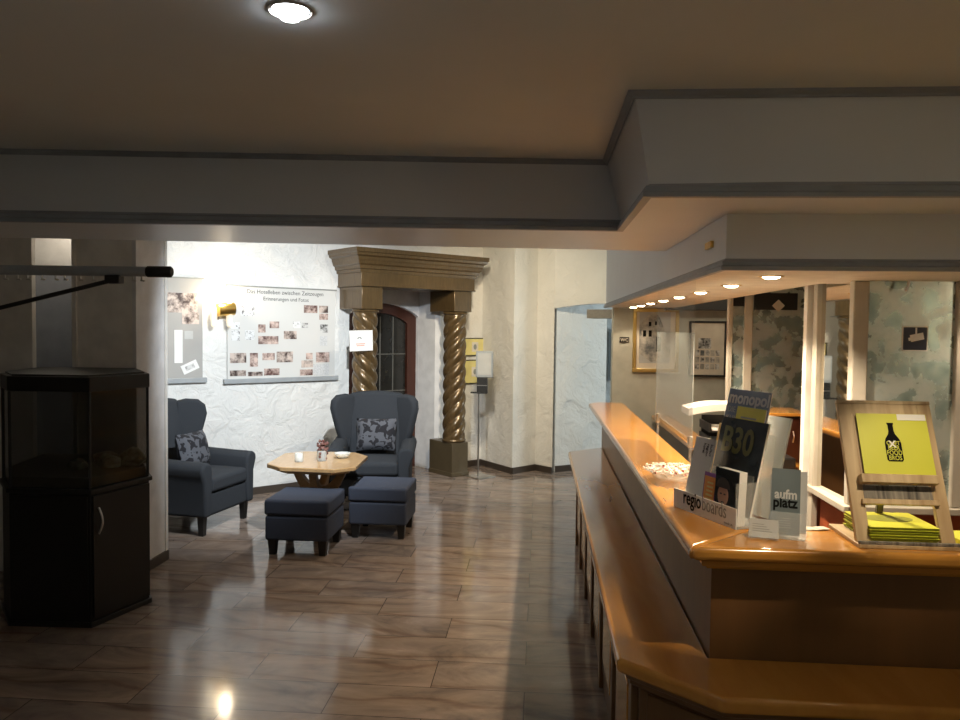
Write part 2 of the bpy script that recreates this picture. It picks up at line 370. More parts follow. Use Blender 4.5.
# lower soffit over the counter
struct('ceiling_soffit', MB().prism([(.67, 2.90), (XR, 2.90), (XR, 3.72), (1.29, 3.72), (1.29, 7.75), (.64, 7.75)], SZ+.012, BZ), M['beam_gloss'])
struct('ceiling_soffit_underside', MB().prism([(.671, 2.901), (XR, 2.901), (XR, 3.72), (1.29, 3.72), (1.29, 7.75), (.641, 7.75)], SZ, SZ+.012), M['soffit_under'])
struct('ceiling_soffit_upper', MB().prism([(.662, 4.26), (1.29, 4.26), (1.29, 7.75), (.64, 7.75)], BZ, HZ), M['beam_gloss'])
struct('trim_3', strip([(.64, 7.75), (.67, 2.90), (XR, 2.90)], 0, 0, [(0, 1.945), (.020, 1.945), (.024, 1.958), (.014, 1.964), (.016, 1.976), (.005, 1.982), (.004, 1.988), (0, 1.988)], -1), M['trim'])
t = thing('brass_plate', 'small brass plate on the corner of the white soffit above the counter', 'plate', (.667, 3.15, 2.06))
obj('plate', MB().box(.655, .668, 3.10, 3.20, 2.05, 2.075), M['brass'], t)

# partition on the left: end face towards the lounge, taupe panels, recess with a blind
struct('wall_partition', MB().box(-3.155, -2.72, 5.08, 5.46, 0, HZ), M['wall_white'])
struct('wall_partition_panel', MB().box(-3.155, -2.745, 5.055, 5.08, 0, HZ), M['wall_taupe'])
struct('wall_partition_left', MB().box(XL, -3.466, 5.06, 5.10, 0, HZ), M['wall_taupe'])
struct('trim_4', MB().box(-3.17, -3.14, 5.04, 5.079, 0, HZ), M['wall_taupe'])
struct('trim_5', MB().box(-2.746, -2.719, 5.045, 5.079, 0, HZ), M['wall_white'])
struct('trim_6', MB().box(-2.7195, -2.712, 5.435, 5.47, 0, HZ), M['wall_taupe'])
struct('wall_recess', MB().box(-4.2, -3.0, 5.58, 5.68, 0, HZ), M['wall_white'])
t = thing('roller_blind', 'blue grey roller blind hanging in the recess behind the black aquarium', 'blind', (-3.38, 5.5, 0))
obj('blind_cloth', MB().box(-3.95, -3.36, 5.50, 5.505, .3, 2.10), M['wall_blue'], t)
obj('roller', MB().tube([(-3.95, 5.515, 2.11), (-3.36, 5.515, 2.11)], .02), M['wall_blue'], t)
obj('bottom_rail', MB().box(-3.95, -3.36, 5.495, 5.51, .28, .30), M['greymetal'], t)
struct('baseboard_partition', MB().box(-2.72, -2.705, 5.08, 5.47, 0, .07), M['base_dark'])

# long plaster wall with the portal niche (opening between the two twisted columns)
ww = -.33
oL, oR = -1.22, .03
def wallseg(mb, u0, u1, z0, z1, w0=ww, w1=ww-.4):
    a, b_, c, d = W(u0, w0), W(u1, w0), W(u1, w1), W(u0, w1)
    return mb.hexa([(q.x, q.y, z0) for q in (a, b_, c, d)]+[(q.x, q.y, z1) for q in (a, b_, c, d)])
mb = MB(); wallseg(mb, -5.3, oL, 0, HZ); struct('wall_far_left', mb, M['plaster'])
mb = MB(); wallseg(mb, oR, .70, 0, HZ); struct('wall_far_middle', mb, M['plaster_soft'])
mb = MB(); wallseg(mb, oL, oR, 2.2, HZ); struct('wall_above_portal', mb, M['plaster'])
# niche: back plane holds the arched door
mb = MB(); nb = -.70
mb.hexa([W(oR, ww, 0), W(oR+.01, ww-.4, 0), W(-.03, ww-.4, 0), W(-.01, ww-.05, 0)] + [W(oR, ww, 2.2), W(oR+.01, ww-.4, 2.2), W(-.03, ww-.4, 2.2), W(-.01, ww-.05, 2.2)])
struct('wall_niche_jamb', mb, M['wall_white'])
# back plane with arch hole, made as columns left/right and a header with curved underside
dL, dR = -1.03, -.03
zs, za = 1.86, 2.02
def arc(n=16): return [(dL+(dR-dL)*i/n, zs+(za-zs)*math.sin(PI*i/n)**.8) for i in range(n+1)]
mb = MB()
ar = arc()
mb.extr([W(dR, nb, zs)] + [W(u, nb, z) for u, z in ar[::-1]][1:] + [W(dL, nb, 0), W(oL-.02, nb, 0), W(oL-.02, nb, 2.3), W(oR, nb, 2.3), W(oR, nb, 0), W(dR, nb, 0)], -N2*.25)
struct('wall_niche_back', mb, M['wall_white'])
struct('ceiling_niche', (lambda q: wallseg(q, oL-.02, oR, 2.2, 2.28, ww-.05, nb-.2))(MB()), M['wall_white'])
d = thing('door_1', None, None, W(-.5, nb-.1)); d['kind'] = 'structure'
fw_ = .13
mb = MB(); inner = [(dL+fw_+(dR-dL-2*fw_)*i/16, zs-.08+(za-zs)*.75*math.sin(PI*i/16)**.8) for i in range(17)]
outer = [(dL, 0)]+arc()+[(dR, 0)]; inn = [(dL+fw_, 0)]+inner+[(dR-fw_, 0)]
for i in range(len(outer)-1):
    q = [outer[i], outer[i+1], inn[i+1], inn[i]]
    mb.hexa([W(a, nb-.06, b_) for a, b_ in q]+[W(a, nb-.13, b_) for a, b_ in q])
obj('door_frame', mb, M['doorwood'], d)
mb = MB().extr([W(a, nb-.10, b_) for a, b_ in inn], -N2*.02); obj('door_leaf', mb, M['doorglass'], d)
mb = MB()
for k in range(1, 4): u_ = dL+fw_+(dR-dL-2*fw_)*k/4; mb.hexa([W(u_-.006, nb-.1, .1), W(u_+.006, nb-.1, .1), W(u_+.006, nb-.092, .1), W(u_-.006, nb-.092, .1), W(u_-.006, nb-.1, zs), W(u_+.006, nb-.1, zs), W(u_+.006, nb-.092, zs), W(u_-.006, nb-.092, zs)])
for z_ in (.5, .95, 1.4): mb.hexa([W(dL+fw_, nb-.1, z_), W(dR-fw_, nb-.1, z_), W(dR-fw_, nb-.092, z_), W(dL+fw_, nb-.092, z_), W(dL+fw_, nb-.1, z_+.01), W(dR-fw_, nb-.1, z_+.01), W(dR-fw_, nb-.092, z_+.01), W(dL+fw_, nb-.092, z_+.01)])
obj('leading', mb, M['leadline'], d)

# folded wall right of the portal and the arched opening
pk = [(-.735, 9.775), (-.312, 9.20), (-.04, 9.50), (.165, 9.30)]
def vwall(mb, p, q, z0, z1, th=.25):
    p, q = Vector((*p, 0)), Vector((*q, 0)); d_ = (q-p).normalized(); nn = Vector((-d_.y, d_.x, 0))*th
    return mb.hexa([(p.x, p.y, z0), (q.x, q.y, z0), ((q+nn).x, (q+nn).y, z0), ((p+nn).x, (p+nn).y, z0), (p.x, p.y, z1), (q.x, q.y, z1), ((q+nn).x, (q+nn).y, z1), ((p+nn).x, (p+nn).y, z1)])
mb = MB(); mb.prism(pk+[(.165, 9.9), (-.735, 10.2)], 0, HZ); struct('wall_folded', mb, M['plaster_soft'])
hp, hq = Vector((.165, 9.30, 0)), Vector((1.5, 9.12, 0)); hd = (hq-hp)
mb = MB(); pts = []
for i in range(13):
    s_ = i/12*.62; pts.append(hp+hd*s_+Vector((0, 0, 1.98+.06*math.sin(PI*min(1, i/8)*.5))))
pts += [hq+Vector((0, 0, 2.04)), hq+Vector((0, 0, HZ)), hp+Vector((0, 0, HZ))]
mb.extr(pts, (.03, .22, 0)); struct('wall_arch', mb, M['plaster_soft'])
mb = MB(); vwall(mb, (.20, 9.40), (.83, 9.815), 0, HZ, .2); struct('wall_corridor', mb, M['plaster'])
mb = MB(); vwall(mb, (.80, 10.6), (3.4, 10.6), 0, HZ, .2); struct('wall_corridor_end', mb, M['plaster'])
mb = MB(); vwall(mb, (3.4, 10.6), (3.4, 7.9), 0, HZ, .2); struct('wall_corridor_right', mb, M['plaster'])
mb = MB(); mb.hexa([(.52, 8.85, 1.86), (1.2, 8.75, 1.86), (1.2, 9.05, 1.86), (.62, 9.1, 1.86), (.52, 8.85, 1.96), (1.2, 8.75, 1.96), (1.2, 9.05, 1.96), (.62, 9.1, 1.96)])
struct('trim_7', mb, M['beamwood'])
t = thing('dark_framed_picture', 'narrow dark framed picture in the bright corridor beside the WC sign wall', 'picture', (.93, 10.55, 1.3))
mb = MB().box(.925, 1.12, 10.55, 10.59, 1.05, 1.74); obj('frame', mb, M['greymetal'], t)
mb = MB().box(.95, 1.10, 10.54, 10.549, 1.09, 1.70); obj('print', mb, M['matcream'], t)

# WC wall behind the counter
struct('wall_pictures', MB().box(.715, 5.2, 7.75, 7.9, 0, HZ), M['wall_tan'])
struct('trim_8', MB().box(1.2, 2.0, 7.60, 7.745, 1.93, HZ), M['black'])

# skirting
sk = [tuple(W(oR+.0, ww+.0))[:2], ] 
def skirt(name, pts, h=.075):
    mb = MB()
    for p, q in zip(pts, pts[1:]):
        p_, q_ = Vector((*p, 0)), Vector((*q, 0)); d_ = (q_-p_).normalized(); nn = Vector((d_.y, -d_.x, 0))*.014
        mb.hexa([p_, q_, q_+nn, p_+nn]+[v_+Vector((0, 0, h)) for v_ in (p_, q_, q_+nn, p_+nn)])
    struct(name, mb, M['base_dark'])
skirt('baseboard_far_left', [tuple(W(-5.2, ww+.002))[:2], tuple(W(oL-.02, ww+.002))[:2]])
skirt('baseboard_far_right', [tuple(W(.17, ww+.002))[:2]]+[(-.735, 9.773), (-.312, 9.195), (-.04, 9.495), (.165, 9.295)])
skirt('baseboard_corridor', [(.20, 9.398), (.88, 9.845)])

# ------------------------------------------------------------------ carved portal
portal = thing('wooden_portal', 'carved bronze-brown wooden portal with two twisted columns and a stepped cornice around the niche door', 'portal', W(-.607, 0))
def twisted(c, hand, z0, z1, R=.137, n=4, pitch=.62):
    mb = MB(); ns, nz = 56, 200; rings = []
    for j in range(nz+1):
        z = z0+(z1-z0)*j/nz; ring = []
        e = min(1, (z-z0)/.05, (z1-z)/.05)
        for i in range(ns):
            th = 2*PI*i/ns; ph = n*th-hand*2*PI*(z-z0)/pitch
            rr_ = R*(1-.22*e*(1-abs(math.cos(ph/2)))) - .008*(1-e)
            ring.append(mb.bm.verts.new((c.x+rr_*math.cos(th), c.y+rr_*math.sin(th), z)))
        rings.append(ring)
    for a, b_ in zip(rings, rings[1:]):
        for i in range(ns): mb.bm.faces.new((a[i], a[(i+1) % ns], b_[(i+1) % ns], b_[i]))
    mb.bm.faces.new(rings[0][::-1]); mb.bm.faces.new(rings[-1]); return mb
for uc, hand in ((0, 1), (-1.215, -1)):
    c = W(uc, 0)
    s_ = obj('column_shaft', twisted(c, hand, .43, 1.89, pitch=.155), M['gold'], portal, smooth=True)
    for q in s_.data.polygons: q.use_smooth = True
    obj('ring', MB().lathe([(.12, 0), (.137, .006), (.143, .02), (.137, .034), (.12, .04)], (c.x, c.y, .395), 40), M['gold'], portal, smooth=True)
    obj('ring', MB().lathe([(.12, 0), (.145, .005), (.15, .016), (.145, .028), (.12, .034)], (c.x, c.y, 1.886), 40), M['gold'], portal, smooth=True)
    wallseg_ = MB(); q = wallseg(wallseg_, uc-.118, uc+.118, 0, .395, .125, ww+.002); obj('pedestal', q, M['pedestal'], portal, bevel=.006)
    q = wallseg(MB(), uc-.128, uc+.128, 0, .05, .137, ww+.002); obj('plinth', q, M['pedestal'], portal, bevel=.005)
    q = wallseg(MB(), uc-.128, uc+.128, 1.92, 2.16, .15, ww+.002); obj('capital_block', q, M['gold'], portal, bevel=.006)
# entablature
q = wallseg(MB(), -1.215-.15, .15, 2.16, 2.165+.14, .175, ww+.002); obj('frieze', q, M['gold'], portal, bevel=.004)
q = wallseg(MB(), -1.215-.158, .158, 2.158, 2.172, .185, ww+.002); obj('frieze_bead', q, M['gold'], portal, bevel=.003)
mb = MB()
prof = [(.0, 2.300), (.02, 2.303), (.025, 2.335), (.045, 2.342), (.05, 2.375), (.075, 2.39), (.085, 2.42), (.092, 2.432), (.10, 2.46), (.135, 2.475), (.14, 2.50), (.155, 2.508), (.155, 2.55), (0, 2.55)]
uL, uR, wf, wb = -1.215-.15, .15, .165, ww+.003
secs = []
for (cu_, cw_, su, sw) in ((uL, wb, -1, 0), (uL, wf, -1, 1), (uR, wf, 1, 1), (uR, wb, 1, 0)):
    secs.append([mb.bm.verts.new(W(cu_+su*o_*.8, cw_+sw*o_*.8, z)) for o_, z in prof])
k = len(prof)
for a, c in zip(secs, secs[1:]):
    for j in range(k): mb.bm.faces.new((a[j], a[(j+1) % k], c[(j+1) % k], c[j]))
mb.bm.faces.new(secs[0]); mb.bm.faces.new(secs[3])
mb.bm.faces.new([secs[i][0] for i in range(4)]); mb.bm.faces.new([secs[i][k-1] for i in range(4)][::-1])
obj('cornice', mb, M['gold'], portal)

# things fixed to the portal and door
LCc = W(-1.215, 0)
fr = Fr(W(-1.35, .165, 1.555), U2, UP)
t = thing('paper_notice', 'white paper notice with a small grey emblem hanging on the left twisted column', 'notice', W(-1.2, .16, 1.55))
fr = Fr(W(-1.50, .175, 1.475), U2*.995+UP*.03-N2*.04, UP)
obj('sheet', fr.box(MB(), 0, .285, 0, .215, 0, .002), M['paper'], t)
mb = MB(); mb.extr([fr.p(.12+.028*math.cos(a), .125+.022*math.sin(a), .0022) for a in [PI*i/8 for i in range(9)]]+[fr.p(.12+.012*math.cos(a), .125+.012*math.sin(a), .0022) for a in [PI*(8-i)/8 for i in range(9)]], fr.W*.0008)
obj('emblem', mb, M['inkg'], t)
mb = MB(); fr.box(mb, .075, .19, .070, .078, .0022, .003); fr.box(mb, .085, .18, .052, .060, .0022, .003); obj('printed_lines', mb, M['inkred'], t)
t = thing('grey_notice', 'grey card notice fixed to the dark glass of the arched door', 'notice', W(-.93, nb-.08, 1.5))
frd = Fr(W(-.80, nb-.088, 1.43), U2, UP)
obj('card', frd.box(MB(), 0, .17, 0, .29, 0, .004), M['paperg'], t)
obj('card_edge', frd.box(MB(), -.005, .175, -.012, .004, 0, .008), M['paper'], t)

# ------------------------------------------------------------------ exhibition panels on the plaster wall
frw = Fr(W(0, ww+.012, 0), U2, UP)   # W axis = U x V points ... towards the room if V up
assert frw.W.dot(N2) > .9
C0 = Vector((0, 0, H))
def hit(px, py, w=ww+.012):
    d_ = fw+RT*(px-480)/F-VT*(py-360)/F
    p0 = W(0, w); t_ = (p0-C0).dot(N2)/d_.dot(N2); q = C0+d_*t_ - p0
    return q.dot(U2), q.z
def panel(name, label, quad, photos, grp):
    (uL, zb), (uR, zt) = quad
    t = thing(name, label, 'panel', W((uL+uR)/2, ww+.01, zb), a43, grp)
    obj('board', frw.box(MB(), uL, uR, zb, zt, 0, .012), M['panel'], t)
    obj('bottom_bar', frw.box(MB(), uL-.04, uR+.04, zb-.05, zb, -.004, .03), M['greymetal'], t, bevel=.006)
    obj('top_bar', frw.box(MB(), uL-.02, uR+.02, zt, zt+.014, -.004, .018), M['inkg'], t)
    for (x0, y0, x1, y1, mt) in photos:
        a, b_ = hit(x0, y1, ww+.025), hit(x1, y0, ww+.025)
        obj('photo_print' if mt != 'textblock' else 'text_block', frw.box(MB(), a[0], b_[0], a[1], b_[1], .0125, .0145), M[mt], t)
    return t
x = lambda cx, s=6.856: 220+cx/s
y = lambda cy, s=6.856: 280+cy/s
raw = [(140, 180, 235, 245, 'ph3'), (75, 290, 135, 335, 'ph3'), (78, 345, 135, 415, 'ph3'), (172, 345, 235, 410, 'ph3'), (262, 305, 312, 360, 'ph1'), (340, 285, 405, 330, 'ph1'), (262, 385, 400, 440, 'ph1'),
       (438, 350, 525, 405, 'ph0'), (500, 285, 552, 330, 'ph3'), (562, 295, 602, 328, 'ph2'), (575, 175, 668, 225, 'ph1'), (680, 178, 740, 225, 'ph0'), (680, 232, 740, 272, 'ph1'), (685, 305, 740, 360, 'ph2'),
       (68, 500, 180, 570, 'ph0'), (205, 500, 260, 595, 'ph1'), (290, 500, 375, 550, 'ph1'), (388, 490, 500, 565, 'ph0'), (590, 500, 635, 545, 'ph1'), (558, 550, 638, 600, 'ph0'), (658, 495, 750, 565, 'ph1'),
       (68, 618, 178, 660, 'ph0'), (192, 628, 292, 660, 'ph0'), (302, 605, 408, 655, 'ph1'), (548, 612, 635, 655, 'ph1'), (685, 385, 735, 450, 'textblock'), (640, 575, 745, 655, 'textblock')]
A = hit(227, 379); B = hit(334.5, 291)
big = panel('exhibition_panel', 'large white exhibition panel with a title and many old photographs, between wall lamp and portal', ((A[0], A[1]), (B[0], B[1])),
      [(x(r_[0]), y(r_[1]), x(r_[2]), y(r_[3]), r_[4]) for r_ in raw], 'exhibition panels on the plaster wall')
tx = hit(297, 297)
text('title_lettering', 'Das Hotelleben zwischen Zeitzeugen', frw, (A[0]+B[0])/2+.03, hit(290, 293)[1]-.02, .0128, .06, M['inkd'], big, 'CENTER', sx=.95)
text('title_lettering', 'Erinnerungen und Fotos', frw, (A[0]+B[0])/2+.03, hit(290, 298)[1]-.035, .0128, .055, M['inkd'], big, 'CENTER', sx=.95)
A = hit(150, 379); B = hit(202, 279.5)
sm = panel('exhibition_panel', 'grey exhibition panel with two brown landscape photographs, half hidden behind the white partition', ((A[0], A[1]), (B[0], B[1])),
      [(155, 293.5, 197.5, 312, 'ph0'), (182, 313, 199, 324, 'ph0'), (150, 330, 167, 352, 'ph2')], 'exhibition panels on the plaster wall')
a0, a1 = hit(174, 363), hit(182, 330); obj('paper_strip', frw.box(MB(), a0[0], a1[0], a0[1], a1[1], .0125, .0145), M['paper'], sm)
a0, a1 = hit(184, 339), hit(192.5, 331); obj('paper_note', frw.box(MB(), a0[0], a1[0], a0[1], a1[1], .0125, .0145), M['inkl'], sm)
cu_, cz_ = hit(189.5, 367); f3 = Fr(W(cu_, ww+.026, cz_), U2+UP*.45, UP)
obj('tilted_card', f3.box(MB(), -.08, .08, -.045, .045, 0, .002), M['paper'], sm); obj('card_photo', f3.box(MB(), -.045, .045, -.022, .022, .0022, .003), M['ph2'], sm)
[c for c in sm.children if c.name.startswith('board')][0].data.materials[0] = M['panelg']
# hanging wires / conduit line on the wall
t0, t1 = hit(463, 312.5), hit(489, 313.5)
t = tag(obj('picture_rail', frw.box(MB(), .14, .36, t0[1]-.01, t0[1]+.004, -.011, .0), M['inkl']), 'thin grey picture rail on the wall right of the portal', 'picture rail')

# yellow mounted pictures right of the portal
for (x0, y0, x1, y1, lab) in ((464, 338, 484.5, 356, 'upper of the two small yellow mounted pictures right of the portal'), (463.5, 359.5, 484.5, 384, 'lower of the two small yellow mounted pictures right of the portal')):
    a, b_ = hit(x0, y1), hit(x1, y0)
    t = thing('yellow_picture', lab, 'picture', W((a[0]+b_[0])/2, ww+.01, a[1]), a43, 'yellow mounted pictures')
    obj('frame', frw.box(MB(), a[0], b_[0], a[1], b_[1], -.011, .012), M['black'], t)
    obj('mount', frw.box(MB(), a[0]+.012, b_[0]-.012, a[1]+.012, b_[1]-.012, .012, .014), M['yellowmount'], t)
    mu, mz = (a[0]+b_[0])/2, (a[1]+b_[1])/2
    obj('print', frw.box(MB(), mu-.05, mu+.05, mz-.06, mz+.06, .014, .0155), M['matcream'], t)
    obj('motif', MB().extr([frw.p(mu+.025*math.cos(k*PI/6), mz+.035*math.sin(k*PI/6), .0157) for k in range(12)], frw.W*.001), M['inkg'], t)

# brass wall lamp
def wall_lamp(name, label, fr, mt=None):
    t = thing(name, label, 'wall lamp', fr.o, math.atan2(fr.U.y, fr.U.x))
    obj('back_plate', fr.box(MB(), -.03, .10, -.045, .045, -.01, .012), M['brass'], t, bevel=.006)
    mb = MB(); ns = 12
    for i in range(ns): pass
    mb.tube([fr.p(.03, -.035, .01), fr.p(.03, .0, .05), fr.p(.03, .045, .09)], .012)
    obj('arm', mb, M['brass'], t, smooth=True)
    mb = MB()   # horizontal brass cup
    mb.tube([fr.p(-.065, .02, .095), fr.p(-.06, .02, .095), fr.p(.10, .035, .095), fr.p(.105, .035, .095)], [.050, .066, .064, .056], 24)
    obj('cup', mb, M['brass'], t, smooth=True)
    for du in (-.10, .055):
        c = fr.p(du, 0, .10)
        obj('glass_shade', MB().lathe([(.010, -.15), (.026, -.135), (.032, -.06), (.030, .02), (.020, .05)], c, 20), M['shade'], t, smooth=True)
        obj('bulb', MB().blob(c+Vector((0, 0, .10)), (.022, .022, .034)), M['bulb'], t, smooth=True)
    return t
u_, z_ = hit(222, 312, ww+.06)
lamp_fr = Fr(W(u_, ww+.01, z_), U2, UP)
wall_lamp('brass_wall_lamp', 'brass wall lamp with two glass shades glowing between the exhibition panels', lamp_fr)

# ------------------------------------------------------------------ armchairs
def rounded(o, w=.03, segs=4): pass
def make_chair(label, loc, rz):
    t = thing('wing_armchair', label, 'armchair', loc, rz, 'wing armchairs at the lounge table')
    k = dict(local=True)
    obj('body', MB().box(-.30, .30, -.375, .30, .15, .355), M['fabric'], t, bevel=.03, segs=4, **k)
    # seat cushion, gently crowned
    mb = MB(); n = 8
    def crown(u_, v_): return .475+.02*(1-u_*u_)*(1-v_*v_)
    g = [[None]*(n+1) for _ in range(n+1)]; h_ = [[None]*(n+1) for _ in range(n+1)]
    for i in range(n+1):
        for j in range(n+1):
            a, c = i/n*2-1, j/n*2-1
            g[i][j] = mb.bm.verts.new((a*.272, -.40+.55*(j/n), crown(a, c))); h_[i][j] = mb.bm.verts.new((a*.272, -.40+.55*(j/n), .345))
    for i in range(n):
        for j in range(n):
            mb.bm.faces.new((g[i][j], g[i+1][j], g[i+1][j+1], g[i][j+1])); mb.bm.faces.new((h_[i][j], h_[i][j+1], h_[i+1][j+1], h_[i+1][j]))
    for i in range(n):
        mb.bm.faces.new((g[i][0], h_[i][0], h_[i+1][0], g[i+1][0])); mb.bm.faces.new((g[i][n], g[i+1][n], h_[i+1][n], h_[i][n]))
        mb.bm.faces.new((g[0][i], g[0][i+1], h_[0][i+1], h_[0][i])); mb.bm.faces.new((g[n][i], h_[n][i], h_[n][i+1], g[n][i+1]))
    obj('seat_cushion', mb, M['fabric'], t, bevel=.035, segs=4, ang=50, **k)
    # backrest: outline in x-z lofted, leaning back, top edge softly arched
    mb = MB(); NX, NZ = 12, 12; front = []; back = []
    for j in range(NZ+1):
        s_ = j/NZ; rf, rb = [], []
        for i in range(NX+1):
            a = i/NX*2-1
            hw = .245+.03*s_
            z = .30+s_*(.755+.028*(1-a*a)); yb = .13+.17*s_
            rf.append(mb.bm.verts.new((a*hw, yb+.035*(abs(a)**3)*0-.02*math.sin(PI*s_)*(1-a*a), z))); rb.append(mb.bm.verts.new((a*hw, yb+.13, z)))
        front.append(rf); back.append(rb)
    for j in range(NZ):
        for i in range(NX):
            mb.bm.faces.new((front[j][i], front[j][i+1], front[j+1][i+1], front[j+1][i])); mb.bm.faces.new((back[j][i], back[j+1][i], back[j+1][i+1], back[j][i+1]))
    for i in range(NX):
        mb.bm.faces.new((front[0][i], back[0][i], back[0][i+1], front[0][i+1])); mb.bm.faces.new((front[NZ][i], front[NZ][i+1], back[NZ][i+1], back[NZ][i]))
    for j in range(NZ):
        mb.bm.faces.new((front[j][0], front[j+1][0], back[j+1][0], back[j][0])); mb.bm.faces.new((front[j][NX], back[j][NX], back[j+1][NX], front[j+1][NX]))
    obj('backrest', mb, M['fabric'], t, bevel=.035, segs=4, ang=50, **k)
    # wings: ear-shaped plates splayed outward
    out = [(0, .50), (.06, .53), (.12, .60), (.155, .70), (.195, .82), (.225, .92), (.215, 1.00), (.16, 1.05), (.06, 1.06), (-.03, 1.04), (-.05, .80), (-.05, .55)]
    for s_ in (-1, 1):
        d_ = Vector((s_*.70, -.72, 0)); nn = Vector((s_*.72, .70, 0))
        mb = MB(); o_ = Vector((s_*.25, .27, 0))
        lo = [o_+d_*(a*1.05)+Vector((0, .08*(z-.8), z)) for a, z in out]
        mb.extr([p-nn*.035 for p in lo], nn*.085)
        obj('wing', mb, M['fabric'], t, bevel=.032, segs=5, **k)
    # arms: scrolled cross-section pulled front to back
    for s_ in (-1, 1):
        cs = [(.27, .30), (.262, .48), (.262, .54), (.275, .585), (.315, .61), (.37, .61), (.41, .58), (.415, .54), (.395, .49), (.375, .44), (.368, .16), (.28, .16)]
        mb = MB(); ys = [-.40, -.2, .02, .22, .33]; dz = [-.005, .0, .01, .02, .03]; secs = []
        for yy, dd in zip(ys, dz): secs.append([mb.bm.verts.new((s_*a, yy, z+(dd if z > .4 else 0))) for a, z in cs])
        kk = len(cs)
        for a, c in zip(secs, secs[1:]):
            for j in range(kk): mb.bm.faces.new((a[j], a[(j+1) % kk], c[(j+1) % kk], c[j]))
        mb.bm.faces.new(secs[0]); mb.bm.faces.new(secs[-1][::-1])
        obj('armrest', mb, M['fabric'], t, bevel=.022, segs=4, ang=35, **k)
        for yy in (-.33, .26):
            mb = MB(); a, b_ = .030, .022; cx = s_*.31
            mb.hexa([(cx-b_, yy-b_, 0), (cx+b_, yy-b_, 0), (cx+b_, yy+b_, 0), (cx-b_, yy+b_, 0), (cx-a, yy-a, .17), (cx+a, yy-a, .17), (cx+a, yy+a, .17), (cx-a, yy+a, .17)])
            obj('leg', mb, M['pcb'], t, bevel=.003, **k)
    return t
def cushion(label, loc, rz, tilt):
    mb = MB(); n = 12
    R_ = Matrix.Rotation(rz, 3, 'Z') @ Matrix.Rotation(tilt, 3, 'X')
    g = {}
    for s_ in (-1, 1):
        for i in range(n+1):
            for j in range(n+1):
                a, c = i/n*2-1, j/n*2-1
                th = .075*((1-a**4)*(1-c**4))**.6
                px_ = a*.195*(1-.06*(1-c*c)*0-.05*abs(a)*(1-c*c)); pz = c*.160*(1-.05*abs(c)*(1-a*a))
                if s_ == 1 and (i in (0, n) or j in (0, n)): g[(1, i, j)] = g[(-1, i, j)]; continue
                g[(s_, i, j)] = mb.bm.verts.new((px_, s_*th, pz))
    for s_ in (-1, 1):
        for i in range(n):
            for j in range(n):
                mb.bm.faces.new([g[(s_, i, j)], g[(s_, i+1, j)], g[(s_, i+1, j+1)], g[(s_, i, j+1)]])
    o = obj('floral_cushion', mb, M['floral'], smooth=True)
    o.location = loc; o.rotation_euler = (R_).to_euler()
    return tag(o, label, 'cushion', 'floral cushions on the armchairs')
c1 = make_chair('grey blue wing armchair on the left, turned sideways beside the white partition', (-3.01, 6.47, 0), math.radians(80))
c2 = make_chair('grey blue wing armchair facing the room in front of the left twisted column', (-1.61, 7.42, 0), math.radians(7))
cushion('black and grey floral cushion on the sideways armchair at the left', Vector((-3.01, 6.47, 0))+Matrix.Rotation(math.radians(80), 3, 'Z')@Vector((0.03, -.01, .64)), math.radians(80), math.radians(-14))
cushion('black and grey floral cushion on the armchair facing the room', Vector((-1.61, 7.42, 0))+Matrix.Rotation(math.radians(7), 3, 'Z')@Vector((.03, .035, .68)), math.radians(7), math.radians(-14))

# ------------------------------------------------------------------ ottomans
def ottoman(label, x0, x1, y0, y1, h, mats):
    cx, cy = (x0+x1)/2, (y0+y1)/2; a, b_ = (x1-x0)/2, (y1-y0)/2
    t = thing('ottoman', label, 'ottoman', (cx, cy, 0), 0, 'ottomans by the lounge table')
    obj('body', MB().box(-a+.006, a-.006, -b_+.006, b_-.006, .115, h-.125), M[mats], t, bevel=.018, segs=4, local=True)
    obj('lid', MB().box(-a, a, -b_, b_, h-.12, h), M[mats], t, bevel=.022, segs=4, local=True)
    for sx in (-1, 1):
        for sy in (-1, 1):
            cx_, cy_ = sx*(a-.055), sy*(b_-.055)
            obj('leg', MB().hexa([(cx_-.024, cy_-.024, 0), (cx_+.024, cy_-.024, 0), (cx_+.024, cy_+.024, 0), (cx_-.024, cy_+.024, 0), (cx_-.034, cy_-.034, .12), (cx_+.034, cy_-.034, .12), (cx_+.034, cy_+.034, .12), (cx_-.034, cy_+.034, .12)]), M['pcb'], t, local=True, bevel=.003)
    return t
ottoman('blue grey ottoman standing nearest, in front of the octagonal table', -2.05, -1.555, 5.63, 6.13, .425, 'fabric2')
ottoman('blue grey ottoman farther back, in front of the room-facing armchair', -1.545, -1.055, 6.17, 6.66, .425, 'fabric2')

# ------------------------------------------------------------------ table
t = thing('lounge_table', 'octagonal light oak lounge table between the two armchairs', 'table', (-1.88, 6.47, 0))
octo = [(-2.22, 6.17), (-2.06, 6.02), (-1.61, 5.99), (-1.47, 6.13), (-1.49, 6.66), (-1.64, 6.84), (-2.10, 6.84), (-2.25, 6.70)]
obj('table_top', MB().prism(octo, .565, .60), M['tablewood'], t, bevel=.006)
obj('apron', MB().prism([(-1.865+(a+1.865)*.82, 6.43+(b_-6.43)*.82) for a, b_ in octo], .535, .5645), M['tablewood'], t)
for ang, kk in ((0, 1), (PI/2, 1)):   # crossed boat-shaped supports
    pts = []
    for i in range(17):
        s_ = i/16*2-1; pts.append((s_*.25, .535-.29*(1-abs(s_)**2.4)))
    for i in range(17):
        s_ = 1-i/16*2; pts.append((s_*.19, .535-.175*(1-abs(s_)**2.4)-.001))
    rot = Matrix.Rotation(ang, 3, 'Z')
    mb = MB()
    p3 = [rot@Vector((a, -.03, b_))+Vector((-1.87, 6.50, 0)) for a, b_ in pts]
    mb.extr(p3, rot@Vector((0, .06, 0))); obj('curved_support', mb, M['tablewood'], t)
